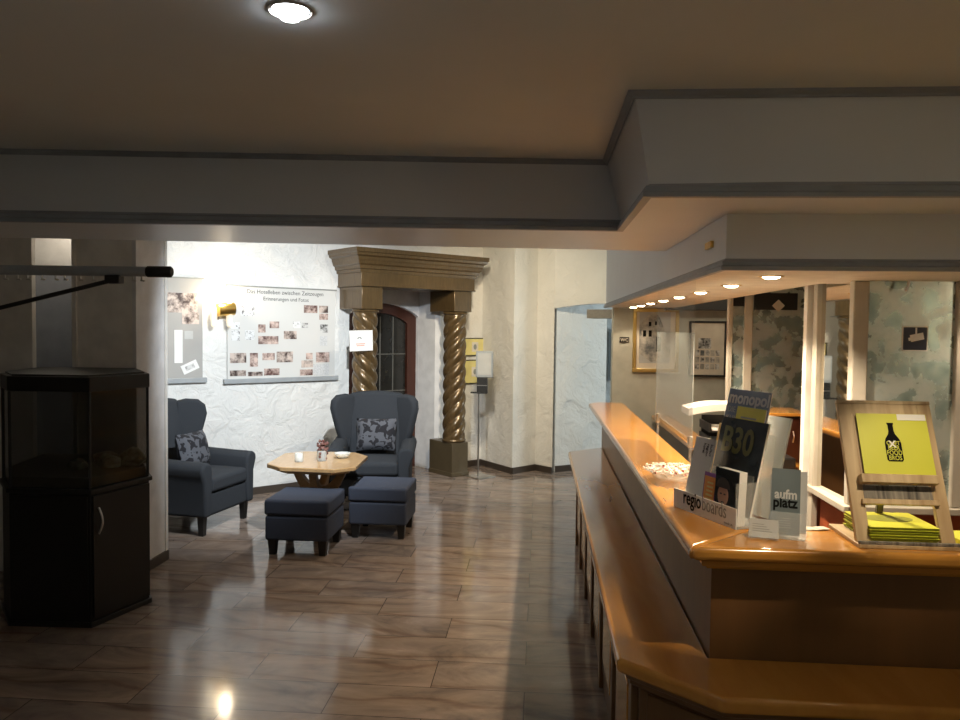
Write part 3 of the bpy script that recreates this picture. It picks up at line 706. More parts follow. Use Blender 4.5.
obj('pedestal', MB().lathe([(.07, .03), (.06, .06), (.05, .27)], (-1.87, 6.50, 0), 24), M['tablewood'], t, smooth=True)
obj('foot', MB().box(-2.07, -1.67, 6.30, 6.70, 0, .03), M['tablewood'], t, bevel=.008)
# table things
def jar(name, label, cat, c, r, h_, wall=.004, group=None):
    t = thing(name, label, cat, c, 0, group)
    obj('glass', MB().lathe([(r*.9, 0), (r, .01), (r, h_), (r-wall, h_), (r-wall, .012), (r*.5, .010)], c, 24), M['acrylic'], t, smooth=True); return t
t = jar('tealight_glass', 'small clear tealight glass on the left of the octagonal table', 'candle holder', Vector((-1.985, 6.28, .60)), .036, .075)
obj('candle', MB().lathe([(.026, .013), (.026, .035)], (-1.985, 6.28, .60), 20), M['paper'], t)
t = jar('flower_glass', 'glass with a bunch of dark red dried flowers on the octagonal table', 'vase', Vector((-1.815, 6.36, .60)), .042, .09)
mb = MB()
for i in range(45):
    a, r_, z_ = random.uniform(0, 2*PI), random.uniform(0, .055), random.uniform(.02, .165)
    r_ *= (.55+.45*min(1, z_/.09)); mb.blob((-1.815+r_*math.cos(a), 6.36+r_*math.sin(a), .60+z_), random.uniform(.010, .018), 1, .2)
obj('dried_flowers', mb, M['dried'], t, smooth=True)
t = thing('glass_bowl', 'shallow clear glass bowl on the right of the octagonal table', 'bowl', (-1.68, 6.52, .60))
obj('bowl', MB().lathe([(.03, 0), (.045, .004), (.072, .045), (.069, .046), (.042, .010), (.01, .008)], (-1.68, 6.52, .60), 28), M['acrylic'], t, smooth=True)
obj('pebbles', MB().lathe([(.01, .010), (.042, .013), (.05, .022), (.01, .026)], (-1.68, 6.52, .60), 20), M['matcream'], t)

# ------------------------------------------------------------------ sanitiser / brochure stand
t = thing('dispenser_stand', 'slim steel floor stand with a grey dispenser box right of the portal', 'stand', (-.68, 8.97, 0))
sx_, sy_ = -.70, 8.95
obj('foot_plate', MB().hexa([(-.86, 8.98, .0), (-.68, 8.80, .0), (-.49, 8.96, .0), (-.67, 9.13, .0), (-.86, 8.98, .012), (-.68, 8.80, .012), (-.49, 8.96, .012), (-.67, 9.13, .012)]), M['steel'], t, bevel=.002)
obj('pole', MB().tube([(sx_, sy_, .012), (sx_, sy_, 1.30)], .009, 12), M['steel'], t, smooth=True)
obj('pump_housing', MB().box(sx_-.02, sx_+.10, sy_-.07, sy_+.03, .98, 1.165), M['black'], t, bevel=.006)
obj('drip_tray', MB().box(sx_-.09, sx_+.02, sy_-.10, sy_, .985, .998), M['black'], t, bevel=.002)
obj('dispenser_box', MB().box(sx_-.035, sx_+.16, sy_-.06, sy_+.05, 1.165, 1.47), M['greymetal'], t, bevel=.008)
obj('window', MB().box(sx_-.012, sx_+.137, sy_-.063, sy_-.06, 1.195, 1.445), M['inkl'], t, bevel=.001)
obj('band', MB().box(sx_-.021, sx_+.101, sy_-.073, sy_-.0695, 1.07, 1.08), M['steel'], t)

# ------------------------------------------------------------------ aquarium
t = thing('aquarium', 'black corner aquarium on its matching black cabinet, in the left foreground', 'aquarium', (-2.9, 4.6, 0))
foot = [(-2.99, 4.14), (-2.515, 4.16), (-2.39, 4.59), (-2.66, 4.98), (-3.35, 4.98), (-3.22, 4.40)]
cxm = sum(p[0] for p in foot)/6; cym = sum(p[1] for p in foot)/6
def grow(k_): return [(cxm+(a-cxm)*k_, cym+(b_-cym)*k_) for a, b_ in foot]
obj('plinth', MB().prism(grow(1.02), 0, .03), M['blackwood'], t, bevel=.003)
obj('cabinet', MB().prism(grow(.985), .03, .765), M['blackwood'], t, bevel=.003)
obj('worktop', MB().prism(grow(1.03), .765, .79), M['blackwood'], t, bevel=.004)
f1 = Fr((foot[1][0], foot[1][1], 0), Vector((foot[2][0]-foot[1][0], foot[2][1]-foot[1][1], 0)), UP)
ln = (Vector(foot[2])-Vector(foot[1])).length
dd = obj('door', f1.box(MB(), .012, ln-.012, .05, .75, -.002, .008), M['blackwood'], t, bevel=.002)
hd_ = [f1.p(.045, .53+i*.0125, .012+.028*math.sin(PI*i/12)) for i in range(13)]
obj('handle', MB().tube(hd_, .006), M['steel'], dd, smooth=True)
obj('door', Fr((foot[0][0], foot[0][1], 0), (1, .04, 0), UP).box(MB(), .012, .46, .05, .75, 0, .008), M['blackwood'], t, bevel=.002)
obj('tank', MB().prism(grow(.965), .79, 1.34), M['tank'], t)
obj('gravel_bed', MB().prism(grow(.94), .792, .85), M['gravel'], t)
mb = MB()
for (a, b_, r_) in ((-2.52, 4.62, .07), (-2.60, 4.52, .05), (-2.75, 4.42, .045), (-2.68, 4.60, .06)): mb.blob((a, b_, .85+r_*.6), (r_*1.3, r_, r_*.9), 2, .18)
obj('rocks', mb, M['coral'], t, smooth=True)
obj('tank_hood', MB().prism(grow(1.0), 1.34, 1.425), M['blackwood'], t, bevel=.005)
obj('hood_lid', MB().prism(grow(.93), 1.425, 1.435), M['blackwood'], t)
for i in (0, 1, 2, 5): 
    a, b_ = foot[i]; a = cxm+(a-cxm)*.97; b_ = cym+(b_-cym)*.97
    obj('corner_strip', MB().tube([(a, b_, .79), (a, b_, 1.34)], .008, 8), M['black'], t)

# ------------------------------------------------------------------ coat rail
t = thing('coat_rail', 'grey coat rail with black end cap and small hooks, left foreground above the aquarium', 'coat rack', (-3.1, 3.0, 0))
zr = lambda xx: 1.934+(xx+1.5)*-.002
yr = lambda xx: 3.0+(xx+1.5)*.06
obj('rail', MB().tube([(-3.6, yr(-3.6), zr(-3.6)), (-1.55, yr(-1.55), zr(-1.55))], .020, 20), M['greymetal'], t, smooth=True)
obj('end_cap', MB().tube([(-1.57, yr(-1.57), 1.934), (-1.565, yr(-1.565), 1.934), (-1.475, yr(-1.475), 1.934), (-1.468, yr(-1.468), 1.934)], [.019, .0225, .0225, .017], 20), M['black'], t, smooth=True)
obj('pole', MB().tube([(-3.1, 3.06, .02), (-3.1, 3.06, 1.93)], .018, 16), M['black'], t, smooth=True)
obj('brace', MB().tube([(-3.1, 3.03, 1.57), (-1.72, 2.985, 1.895)], .009, 12), M['black'], t, smooth=True)
obj('brace_clamp', MB().box(-1.73, -1.67, 2.965, 3.01, 1.885, 1.918), M['black'], t, bevel=.004)
obj('foot', MB().lathe([(.22, 0), (.22, .012), (.03, .02)], (-3.1, 3.06, 0), 32), M['black'], t, smooth=True)
hooks = [-1.59, -1.625]+[-1.68-.052*i+random.uniform(-.012, .012) for i in range(16)]
for hx in hooks:
    yy = yr(hx); zz = zr(hx)-.0195
    if abs(hx+1.70) < .05: continue
    obj('hook', MB().tube([(hx, yy, zz+.001), (hx, yy, zz-.012), (hx-.004, yy, zz-.016), (hx+.013, yy, zz-.018)], .0035, 6), M['steel'], t)

# ------------------------------------------------------------------ reception counter
ct = thing('reception_counter', 'L-shaped honey wood reception counter with a lower shelf ledge, right foreground', 'counter', (.6, 2.45, 0))
ZT = 1.08
YE = 7.0
# bar top: plan outline with corner
def loopstrip(poly, z0, z1): return MB().prism(poly, z0, z1)
obj('counter_top', MB().prism([(.455, 2.33), (.748, 2.625), (.748, YE), (.52, YE), (.435, YE-.12)], ZT-.045, ZT), M['oak'], ct, bevel=.016, segs=4)
obj('counter_top', MB().prism([(.4555, 2.33), (3.2, 2.33), (3.2, 2.625), (.7485, 2.625)], ZT-.045, ZT), M['oakx'], ct, bevel=.016, segs=4)
obj('under_moulding', strip([(.545, YE-.2), (.53, 2.40), (3.2, 2.40)], 0, 0, [(-.005, 1.0), (.012, 1.0), (.018, 1.008), (.030, 1.012), (.036, 1.034), (-.005, 1.034)], -1), M['oakx'], ct)
obj('front_panel', MB().prism([(.535, 2.405), (3.2, 2.405), (3.2, 2.55), (.68, 2.55), (.70, YE-.22), (.545, YE-.22)], .0, 1.033), M['oak_shaded'], ct)
# ledge
led = [(.248, 2.36), (.51, 2.125), (3.2, 2.125), (3.2, 2.404), (.534, 2.404), (.544, YE-.3), (.245, 6.42)]
obj('ledge', MB().prism(led, .675, .72), M['oak'], ct, bevel=.014, segs=4)
obj('ledge_moulding', strip([(.30, 6.42), (.305, 2.385), (.535, 2.18), (3.2, 2.18)], 0, 0, [(-.004, .63), (.008, .63), (.014, .638), (.014, .648), (.026, .655), (.030, .674), (-.004, .674)], -1), M['oak_shaded'], ct)
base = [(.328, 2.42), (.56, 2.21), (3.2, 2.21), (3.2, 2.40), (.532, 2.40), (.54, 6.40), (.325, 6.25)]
obj('lower_cabinet', MB().prism([(a, b_) for a, b_ in base], .0, .674), M['oak_shaded'], ct)
# framed panels on the lower cabinet, lounge side, and dark recess gaps
ycuts = [2.50+i*.62 for i in range(7)]
for y0 in ycuts[:6]:
    pn = obj('cabinet_panel', MB().box(.318, .330, y0+.05, y0+.56, .10, .60), M['oak_shaded'], ct, bevel=.006)
    obj('panel_inset', MB().box(.312, .319, y0+.13, y0+.48, .18, .52), M['oak'], pn, bevel=.006)
for y0 in ycuts:
    obj('pilaster', MB().box(.306, .331, y0-.035, y0+.035, .0, .629), M['oak_shaded'], ct, bevel=.005)
fch = Fr((.328, 2.42, 0), Vector((.56-.328, 2.21-2.42, 0)), UP)
obj('corner_panel', fch.box(MB(), .03, .28, .1, .60, 0, .01), M['oak_shaded'], ct, bevel=.005)
for i in range(4):
    obj('cabinet_panel', MB().box(.62+i*.62, 1.16+i*.62, 2.20, 2.212, .10, .60), M['oak_shaded'], ct, bevel=.006)

# things behind the counter: back desk
t = thing('back_desk', 'lower wooden desk behind the reception counter below the glass screen', 'desk', (1.3, 6.4, 0))
obj('desk_top', MB().prism([(1.10, 4.6), (1.9, 4.6), (1.9, 5.43), (1.28, 5.43), (1.28, 7.70), (1.10, 7.70)], .86, .90), M['oak'], t, bevel=.008)
obj('desk_body', MB().prism([(1.14, 4.65), (1.88, 4.65), (1.88, 5.40), (1.26, 5.40), (1.26, 7.68), (1.14, 7.68)], 0, .86), M['doorwood'], t)
# paper trays
t = thing('letter_trays', 'stack of black letter trays on the back desk behind the brochures', 'letter trays', (1.25, 5.26, .90))
for i, z_ in enumerate((.90, .985, 1.07)):
    sh = obj('tray', MB().box(1.10, 1.40, 5.10, 5.42, z_, z_+.012), M['black'], t)
    obj('tray_wall', MB().box(1.10, 1.112, 5.10, 5.42, z_+.012, z_+.055), M['black'], sh)
    obj('tray_wall', MB().box(1.388, 1.40, 5.10, 5.42, z_+.012, z_+.055), M['black'], sh)
    obj('tray_wall', MB().box(1.112, 1.388, 5.405, 5.42, z_+.012, z_+.084), M['black'], sh)
    tag(obj('paper_stack', MB().box(1.12, 1.38, 5.11, 5.40, z_+.0125, z_+.022), M['paper']), ['white paper stack in the lowest black letter tray', 'white paper stack in the middle black letter tray', 'white paper stack in the top black letter tray'][i], 'paper', 'paper in the letter trays')
mb = MB(); n = 12; th = .006
def bz(s_): return 1.175+.035*math.sin(s_*PI*1.0)+ .045*max(0, s_-.6)*2
a = [(.97+.46*i/n, bz(i/n)) for i in range(n+1)]
mb.extr([(p[0], 5.12, p[1]) for p in a]+[(p[0], 5.12, p[1]+.045) for p in a[::-1]], (0, .26, 0))
t = tag(obj('open_book', mb, M['paper']), 'open white book lying curved across the black letter trays', 'book')
t = thing('telephone', 'black desk telephone handset standing behind the letter trays', 'telephone', (1.45, 5.62, 1.09))
t.location = (1.48, 4.85, .90)
obj('phone_body', MB().box(1.40, 1.54, 4.75, 4.93, .90, .97), M['black'], t, bevel=.01)
obj('handset', MB().tube([(1.44, 4.77, .985), (1.44, 4.84, 1.0), (1.44, 4.91, .985)], .02), M['black'], t, smooth=True)
t = tag(obj('pen_cup', MB().lathe([(.028, 0), (.03, .11), (.026, .11), (.024, .006)], (1.16, 4.85, .90), 20), M['greymetal'], smooth=True), 'small grey metal cup at the near end of the back desk', 'cup')

# glass screen on the counter
t = thing('glass_screen', 'glass hygiene screen with a frosted lower half standing on the counter', 'glass screen', (.68, 3.97, 1.08))
obj('clear_pane', MB().box(.678, .681, 3.50, 4.59, 1.717, 1.949), M['sheet'], t)
obj('frosted_pane', MB().box(.678, .681, 3.50, 4.59, 1.235, 1.716), M['frost'], t)
for yy in (3.54, 4.50):
    obj('acrylic_leg', MB().box(.676, .683, yy-.02, yy+.02, 1.081, 1.234), M['glassclear'], t)
    obj('clamp', MB().box(.668, .691, yy-.01, yy+.01, 1.20, 1.25), M['steel'], t, bevel=.002)

# ------------------------------------------------------------------ mirror bay
def ystruct(name, x0, x1, y0, y1, z0, z1, mt, **k): return struct(name, MB().box(x0, x1, y0, y1, z0, z1), M[mt], **k)
XM = 1.35; YP = 3.485; ZS = .970
# front run (faces the camera)
ystruct('wall_bay_front', XM+.03, XR, YP+.03, YP+.12, 0, ZS-.03, 'rust')
ystruct('wall_bay_side', XM+.03, XM+.12, YP+.12, 3.89, 0, ZS-.03, 'rust')
ystruct('wall_bay_core', XM+.06, XR, YP+.13, 3.89, ZS, HZ, 'wall_dim')
ystruct('trim_9', XM-.005, XR, YP-.02, YP+.06, ZS-.03, ZS, 'white_frame', bevel=.004)
ystruct('trim_10', XM-.02, XM+.06, YP-.02, 3.96, ZS-.031, ZS-.001, 'white_frame', bevel=.004)
ystruct('trim_11', XM+.0, XM+.067, YP-.005, YP+.045, ZS, SZ, 'white_frame', bevel=.006)      # corner post
ystruct('trim_12', 1.343, 1.372, 3.905, 3.96, 0, SZ+.2, 'white_frame', bevel=.004)
ystruct('trim_13', 1.782, 1.86, YP-.005, YP+.05, ZS, SZ, 'white_frame', bevel=.006)
t = thing('window_1', None, None, (1.65, YP+.02, ZS)); t['kind'] = 'structure'
obj('mirror_pane', MB().box(XM+.067, 1.782, YP+.018, YP+.024, ZS, SZ), M['antique'], t)
t = thing('window_2', None, None, (2.6, YP+.02, ZS)); t['kind'] = 'structure'
obj('mirror_pane', MB().box(1.86, 3.4, YP+.018, YP+.024, ZS, SZ), M['antique'], t)
t = thing('window_3', None, None, (XM+.02, 3.75, ZS)); t['kind'] = 'structure'
obj('mirror_pane', MB().hexa([(a_, b_, z_) for z_ in (ZS, SZ+.2) for a_, b_ in ((1.3721, YP+.046), (1.385, YP+.046), (1.378, 3.903), (1.3648, 3.903))]), M['mirror'], t)
# back run
YQ = 5.45
ystruct('wall_bay_lower', 1.70, 2.6, YQ+.02, YQ+.1, 0, .93, 'rust')
ystruct('trim_14', 1.70, 2.6, YQ-.02, YQ+.05, .93, .965, 'white_frame', bevel=.004)
ystruct('trim_15', 1.393, 1.449, YQ-.005, YQ+.04, .99, 2.3, 'white_frame', bevel=.004)
ystruct('trim_16', 1.287, 1.316, YQ-.005, YQ+.04, .99, 2.3, 'white_frame', bevel=.004)
t = thing('window_4', None, None, (1.65, YQ, 1.2)); t['kind'] = 'structure'
obj('mirror_pane', MB().box(1.449, 2.4, YQ+.01, YQ+.016, .95, 2.3), M['antique'], t)
t = thing('window_5', None, None, (1.36, YQ, 1.2)); t['kind'] = 'structure'
obj('mirror_pane', MB().box(1.316, 1.393, YQ+.01, YQ+.016, .95, 1.90), M['antique'], t)
ystruct('trim_17', 1.316, 1.393, YQ+.008, YQ+.02, 1.90, 2.3, 'black')
ystruct('wall_bay_cap', 1.292, 2.6, YQ+.041, YQ+.07, .97, HZ, 'wall_dim')
t = thing('notice_board', 'black rectangular board with a diamond of paper high on the mottled pane', 'wall board', (1.62, YQ, 1.85))
obj('board', MB().box(1.456, 1.742, YQ-.006, YQ+.009, 1.876, 1.991), M['black'], t)
fd = Fr((1.615, YQ-.008, 1.905), (1, 0, 1), (-1, 0, 1))
obj('paper_diamond', fd.box(MB(), -.03, .03, -.03, .03, 0, .002), M['matcream'], t)
# brown jamb + dark slit left of corner
ystruct('trim_18', 1.358, 1.375, 3.995, 4.04, 0, SZ+.2, 'rust2')
ystruct('trim_19', 1.325, 1.3575, 3.99, 4.04, 0, SZ+.2, 'wall_taupe')
# low wooden cabinet in front of the back pane
t = thing('wood_cabinet', 'small wooden cabinet with an orange wood top below the mottled mirror pane', 'cabinet', (1.75, 5.2, 0))
obj('cabinet_top', MB().box(1.45, 1.70, 5.0, 5.40, 1.195, 1.215), M['oak'], t, bevel=.003)
obj('carcass', MB().box(1.46, 1.69, 5.03, 5.39, .90, 1.194), M['doorwood'], t)
dr = obj('door', MB().box(1.47, 1.68, 5.018, 5.029, .92, 1.18), M['doorwood'], t)
obj('handle', MB().tube([(1.60, 5.015, 1.10), (1.60, 4.995, 1.07), (1.60, 5.015, 1.03)], .004), M['steel'], dr)

# camera sign on the front pane
t = thing('camera_sign', 'square navy sign with a white surveillance camera symbol on the right mottled pane', 'sign', (1.72, YP, 1.6))
fs = Fr((1.569, YP+.0175, 1.652), (1, 0, 0), UP)
obj('sign_plate', fs.box(MB(), -.004, .104, -.004, .104, 0, .002), M['paper'], t)
obj('sign_field', fs.box(MB(), .001, .099, .001, .099, .002, .003), M['navy'], t)
mb = MB(); f5 = Fr(fs.p(.052, .055, .0032), (1, 0, .22), UP)
f5.box(mb, -.022, .034, -.015, .015, 0, .001); f5.box(mb, -.031, -.022, -.009, .005, 0, .001); fs.box(mb, .050, .057, .068, .098, .0032, .0042)
obj('camera_symbol', mb, M['white'], t)
# small ceiling fixture tip near the front pane
t = thing('cable_stub', 'short white cable stub hanging under the soffit above the mottled pane', 'cable', (1.55, 3.46, 1.93))
obj('cable', MB().tube([(1.56, 3.44, 1.949), (1.555, 3.44, 1.925), (1.545, 3.44, 1.905)], .006), M['white'], t, smooth=True)

# pictures on the tan wall
def picture(name, label, x0, x1, z0, z1, yw, fmat, fwid, mwid, mt, arch=False):
    t = thing(name, label, 'picture', ((x0+x1)/2, yw, z0), 0)
    mb = MB()
    for q in ((x0, x1, z0, z0+fwid), (x0, x1, z1-fwid, z1), (x0, x0+fwid, z0+fwid, z1-fwid), (x1-fwid, x1, z0+fwid, z1-fwid)): mb.box(q[0], q[1], yw-.03, yw-.001, q[2], q[3])
    obj('frame', mb, M[fmat], t, bevel=.004)
    obj('mount', MB().box(x0+fwid, x1-fwid, yw-.012, yw-.002, z0+fwid, z1-fwid), M['matcream'], t)
    pr = None
    if mt: pr = obj('print', MB().box(x0+fwid+mwid, x1-fwid-mwid, yw-.0135, yw-.0121, z0+fwid+mwid*1.3, z1-fwid-mwid), M[mt], t)
    return t
yw = 7.749
def fX(px_):
    d_ = fw+RT*(px_-480)/F-VT*(340-360)/F; return d_.x/d_.y*yw
fZ = lambda py_, px_=680: 1.72-(py_-(330+(px_-540)*.0125))/776*yw
t = picture('gold_framed_picture', 'large engraving of an old house in a gold frame beside the WC sign', fX(632.5), fX(678.5), fZ(372), 1.945, yw, 'goldf', .035, .045, None)
x0, x1 = fX(639), fX(670); z0, z1 = fZ(363), fZ(311)
f6 = Fr((x0, yw-.0125, z0), (1, 0, 0), UP); w_, h_ = x1-x0, z1-z0
obj('print', f6.box(MB(), 0, w_, 0, h_, 0, .001), M['inkl'], t)
mb = MB(); mb.extr([f6.p(a*w_, b_*h_, .0012) for a, b_ in ((0, .18), (0, .72), (.2, .86), (.42, .98), (.62, .9), (.80, .66), (.78, .45), (1, .5), (1, .12), (.4, .02))], f6.W*.0008); obj('house_drawing', mb, M['engraving'], t)
for a, b_, c, d_ in ((.12, .5, .22, .62), (.3, .5, .4, .62), (.3, .7, .38, .78), (.5, .72, .56, .79), (.55, .22, .7, .5)): obj('drawn_window', f6.box(MB(), a*w_, c*w_, b_*h_, d_*h_, .0021, .0028), M['ink'], t)
t = picture('black_framed_picture', 'black framed sheet of old portrait photographs on the tan wall', fX(689), fX(726), fZ(375.5), fZ(321), yw, 'black', .018, .03, None)
f7 = Fr((fX(693), yw-.0125, fZ(371)), (1, 0, 0), UP)
ww_, hh_ = fX(722)-fX(693), fZ(325)-fZ(371)
mb = MB()
f7.box(mb, ww_*.18, ww_*.62, hh_*.50, hh_*.72, 0, .001); obj('photo_print', mb, M['ph2'], t)
for r_ in range(3):
    for c_ in range(5):
        obj('photo_print', f7.box(MB(), ww_*(.08+c_*.175), ww_*(.08+c_*.175+.14), hh_*(.06+r_*.145), hh_*(.06+r_*.145+.115), 0, .001), M[['ph2', 'engraving'][(r_+c_) % 2]], t)
t = thing('wc_sign', 'small black sign reading WC on the tan wall', 'sign', (fX(624), yw, 1.5))
f8 = Fr((fX(619.5), yw-.001, fZ(342.5, 624)), (1, 0, 0), UP)
obj('plate', f8.box(MB(), 0, .095, 0, .055, 0, .006), M['black'], t)
text('lettering', 'WC', f8, .0475, .012, .0065, .044, M['matcream'], t, 'CENTER', bold=.001)

# recessed downlights in the soffit
def downlight(x_, y_, z_, label, group, r=.042, on=True, power=6, colr=(1, .79, .55), spot=125, glow='spotglow'):
    t = thing('downlight', label, 'downlight', (x_, y_, z_), 0, group)
    obj('rim', MB().lathe([(r+(.004 if glow == 'ledglow' else .009), -.001), (r+(.003 if glow == 'ledglow' else .008), -.004), (r, -.005), (r-.002, -.001)], (x_, y_, z_), 28), M['white_frame' if glow == 'ledglow' else 'brass'], t, smooth=True)
    obj('lamp_face', MB().lathe([(.001, -.024 if glow == 'ledglow' else -.014), (r*.45, -.021 if glow == 'ledglow' else -.0125), (r*.72, -.008), (r-.006, -.0015), (.001, -.0012)], (x_, y_, z_), 24), M[glow], t, smooth=True)
    ld = bpy.data.lights.new('downlight', 'SPOT'); ld.energy = power; ld.color = colr; ld.spot_size = math.radians(spot); ld.spot_blend = .45; ld.shadow_soft_size = r*.5
    lo = bpy.data.objects.new('downlight_bulb', ld); col.objects.link(lo); lo.parent = t; lo.location = (0, 0, -.025)
    return t
DY = [3.24, 3.87, 4.55, 5.2, 5.80, 6.40, 6.95, 7.45]
names = ['nearest of the round downlights in the soffit', 'second downlight from the near end of the soffit row', 'third downlight from the near end of the soffit row', 'fourth downlight from the near end of the soffit row', 'fifth downlight from the near end of the soffit row', 'third downlight from the far end of the soffit row', 'second downlight from the far end of the soffit row', 'farthest of the round downlights in the soffit']
pw = [80, 80, 70, 50, 28, 18, 12, 8]
for i, yy in enumerate(DY): downlight(.93-.008*i, yy, SZ, names[i], 'soffit downlights', power=pw[i])
downlight(1.96, 3.24, SZ, 'downlight at the right edge of the photo in the soffit', 'soffit downlights', power=14)
downlight(-.606, 1.84, CZ, 'bright round ceiling spot at the top of the photo', 'ceiling spots', r=.05, power=12, colr=(.88, .92, 1), spot=70, glow='ledglow')

for (x_, y_, tgt, e_, sz_, lab_) in ((1.25, 1.66, (1.12, 2.53, 1.22), 72, 24, 'added unseen ceiling spot aimed at the easel'), (1.0, 1.62, (.62, 2.52, 1.12), 85, 20, 'added unseen ceiling spot aimed at the brochure rack')):  # added out-of-view spots that brighten the easel and the rack
    t = downlight(x_, y_, CZ, lab_, 'ceiling spots', r=.045, power=e_, colr=(1, .80, .54), spot=sz_)
    lo = [c for c in t.children if c.type == 'LIGHT'][0]; lo.rotation_euler = (Vector(tgt)-Vector((x_, y_, CZ))).to_track_quat('-Z', 'Y').to_euler(); lo.data.spot_blend = .8
# ------------------------------------------------------------------ things on the counter
# bowl of sweets
bc = Vector((.585, 3.35, ZT))
t = thing('glass_dish', 'round glass dish on the counter next to the brochure rack', 'dish', bc)
obj('dish', MB().lathe([(.03, 0), (.05, .003), (.095, .025), (.135, .052), (.132, .054), (.09, .030), (.045, .008), (.01, .006)], bc, 40), M['acrylic'], t, smooth=True)
k_ = 0
for ring, nn_ in ((.0, 1), (.035, 6), (.068, 11), (.098, 16), (.118, 18)):
    for i in range(nn_):
        a = 2*PI*i/nn_+random.uniform(-.15, .15)
        mb = MB(); zc = .052+.018*(1-ring/.12)+random.uniform(-.002, .003)
        mb.blob((0, 0, 0), (.014, .009, .008), 1, .1)
        for s_ in (-1, 1): mb.hexa([(s_*.012, -.002, -.002), (s_*.022, -.008, -.004), (s_*.022, .008, -.004), (s_*.012, .002, -.002), (s_*.012, -.002, .002), (s_*.022, -.008, .004), (s_*.022, .008, .004), (s_*.012, .002, .002)])
        o = obj('wrapped_sweet', mb, M['candy'], smooth=True)
        o.location = (bc.x+ring*math.cos(a), bc.y+ring*math.sin(a), ZT+zc); o.rotation_euler = (random.uniform(-.3, .3), random.uniform(-.3, .3), random.uniform(0, PI))
        tag(o, 'small wrapped sweet in the glass dish on the counter', 'sweet', 'sweets in the glass dish')

# brochure rack "regioboards"
o0 = Vector((.497, 2.872, ZT)); o1 = Vector((.640, 2.548, ZT)); UR = (o1-o0).normalized(); RW = (o1-o0).length
VR = Vector((-UR.y, UR.x, 0))     # backwards (away from the lounge)
if VR.x < 0: VR = -VR
rk = thing('brochure_rack', 'acrylic brochure rack lettered regioboards on the counter corner', 'brochure rack', (o0+o1)/2+VR*.09)
def RB(mb, u0, u1, d0, d1, z0, z1, lean=0):
    P_ = lambda u_, d_, z: o0+UR*u_+VR*(d_+lean*(z-z0))+Vector((0, 0, z))
    return mb.hexa([P_(u0, d0, z0), P_(u1, d0, z0), P_(u1, d1, z0), P_(u0, d1, z0), P_(u0, d0, z1), P_(u1, d0, z1), P_(u1, d1, z1), P_(u0, d1, z1)])
obj('front_plate', RB(MB(), 0, RW, 0, .004, .001, .068), M['paper'], rk)
obj('base_plate', RB(MB(), 0, RW, .004, .16, .001, .006), M['acrylic'], rk)
frk = Fr(o0-VR*.001, UR, UP)
if frk.W.dot(VR) > 0: pass
frk2 = Fr(o0+Vector((0, 0, 0)), UR, UP)
text('lettering', 'regio', frk2, .060, .026, .0012 if frk2.W.dot(VR) < 0 else -.0012, .072, M['ink'], rk, sx=.72, bold=.0008)
text('lettering', 'boards', frk2, .172, .026, .0012, .072, M['inkg'], rk, sx=.68)
text('lettering', 'made in', frk2, .295, .008, .0012, .014, M['inkg'], rk)
obj('middle_plate', RB(MB(), 0, RW, .050, .053, .006, .17, .1), M['glassclear'], rk)
obj('back_plate', RB(MB(), .06, RW, .12, .123, .006, .30, .1), M['glassclear'], rk)
obj('side_plate', RB(MB(), RW-.004, RW, .0, .10, .006, .15), M['glassclear'], rk)
obj('side_plate', RB(MB(), 0, .004, .0, .10, .006, .12), M['glassclear'], rk)
# literature, each its own thing
def litm(name, label, cat, u0, u1, d, z0, z1, th, mt, lean=.22, group='brochures in the rack'):
    t = thing(name, label, cat, o0+UR*(u0+u1)/2+VR*d+Vector((0, 0, z0)), 0, group)
    c_ = obj('cover', RB(MB(), u0, u1, d, d+.0015, z0, z1, lean), M[mt], t)
    obj('pages', RB(MB(), u0+.001, u1-.001, d+.0016, d+th, z0, z1-.002, lean), M['paper'], t)
    vv = (Vector((0, 0, 1))+VR*lean).normalized(); f = Fr(o0+UR*u0+VR*(d-.0006)+Vector((0, 0, z0)), UR, vv)
    return t, f
t, f = litm('white_leaflet', 'narrow white leaflets with dark lettering at the left of the rack', 'leaflet', .035, .145, .012, .008, .262, .010, 'paper')
for k_, s_ in enumerate(['hotel', 'region', 'kultur']):
    ft = Fr(f.p(.055+k_*.020, .242, .0), f.V*-1, f.U); text('lettering', s_, ft, 0, 0, .0008 if ft.W.dot(f.W) > 0 else -.0014, .018, M['ink'], t)
t, f = litm('dark_magazine', 'large dark glossy magazine with olive lettering standing in the rack', 'magazine', .105, RW-.010, .060, .030, .340, .010, 'gloss_navy')
text('lettering', 'B30', f, .022, .200, .001, .125, M['olive_ink'], t, sx=.85, bold=.003)
t, f = litm('orange_booklet', 'small orange booklet with a purple border in the front pocket', 'booklet', .150, .222, .008, .010, .155, .006, 'purple', .12)
obj('cover_field', f.box(MB(), .006, .066, .002, .133, 0, .001), M['orange'], t)
mb = MB()
for k_ in range(7): f.box(mb, .018+.001*k_, .056, .025+k_*.014, .031+k_*.014, .0012, .0018)
obj('printed_lines', mb, M['yellowmount'], t)
t, f = litm('portrait_book', 'thick book with a dark-haired face on its cover at the front right of the rack', 'book', .226, RW-.006, .008, .008, .185, .032, 'gloss_navy', .04)
obj('printed_face', MB().extr([f.p(.045+.028*math.cos(a), .088+.036*math.sin(a), .0004) for a in [2*PI*i/16 for i in range(16)]], f.W*.0008), M['skin'], t)
obj('printed_hair', MB().extr([f.p(.045+.036*math.cos(a), .112+.036*math.sin(a), .0014) for a in [PI*i/10 for i in range(11)]], f.W*.0006), M['hair'], t)
mb = MB(); f.box(mb, .030, .040, .090, .095, .0014, .002); f.box(mb, .050, .060, .090, .095, .0014, .002); f.box(mb, .038, .053, .064, .068, .0014, .002); obj('printed_features', mb, M['hair'], t)
t, f = litm('yellow_brochure', 'bright yellow brochure standing behind the dark magazine', 'brochure', .13, .28, .110, .10, .378, .006, 'yellowcov')
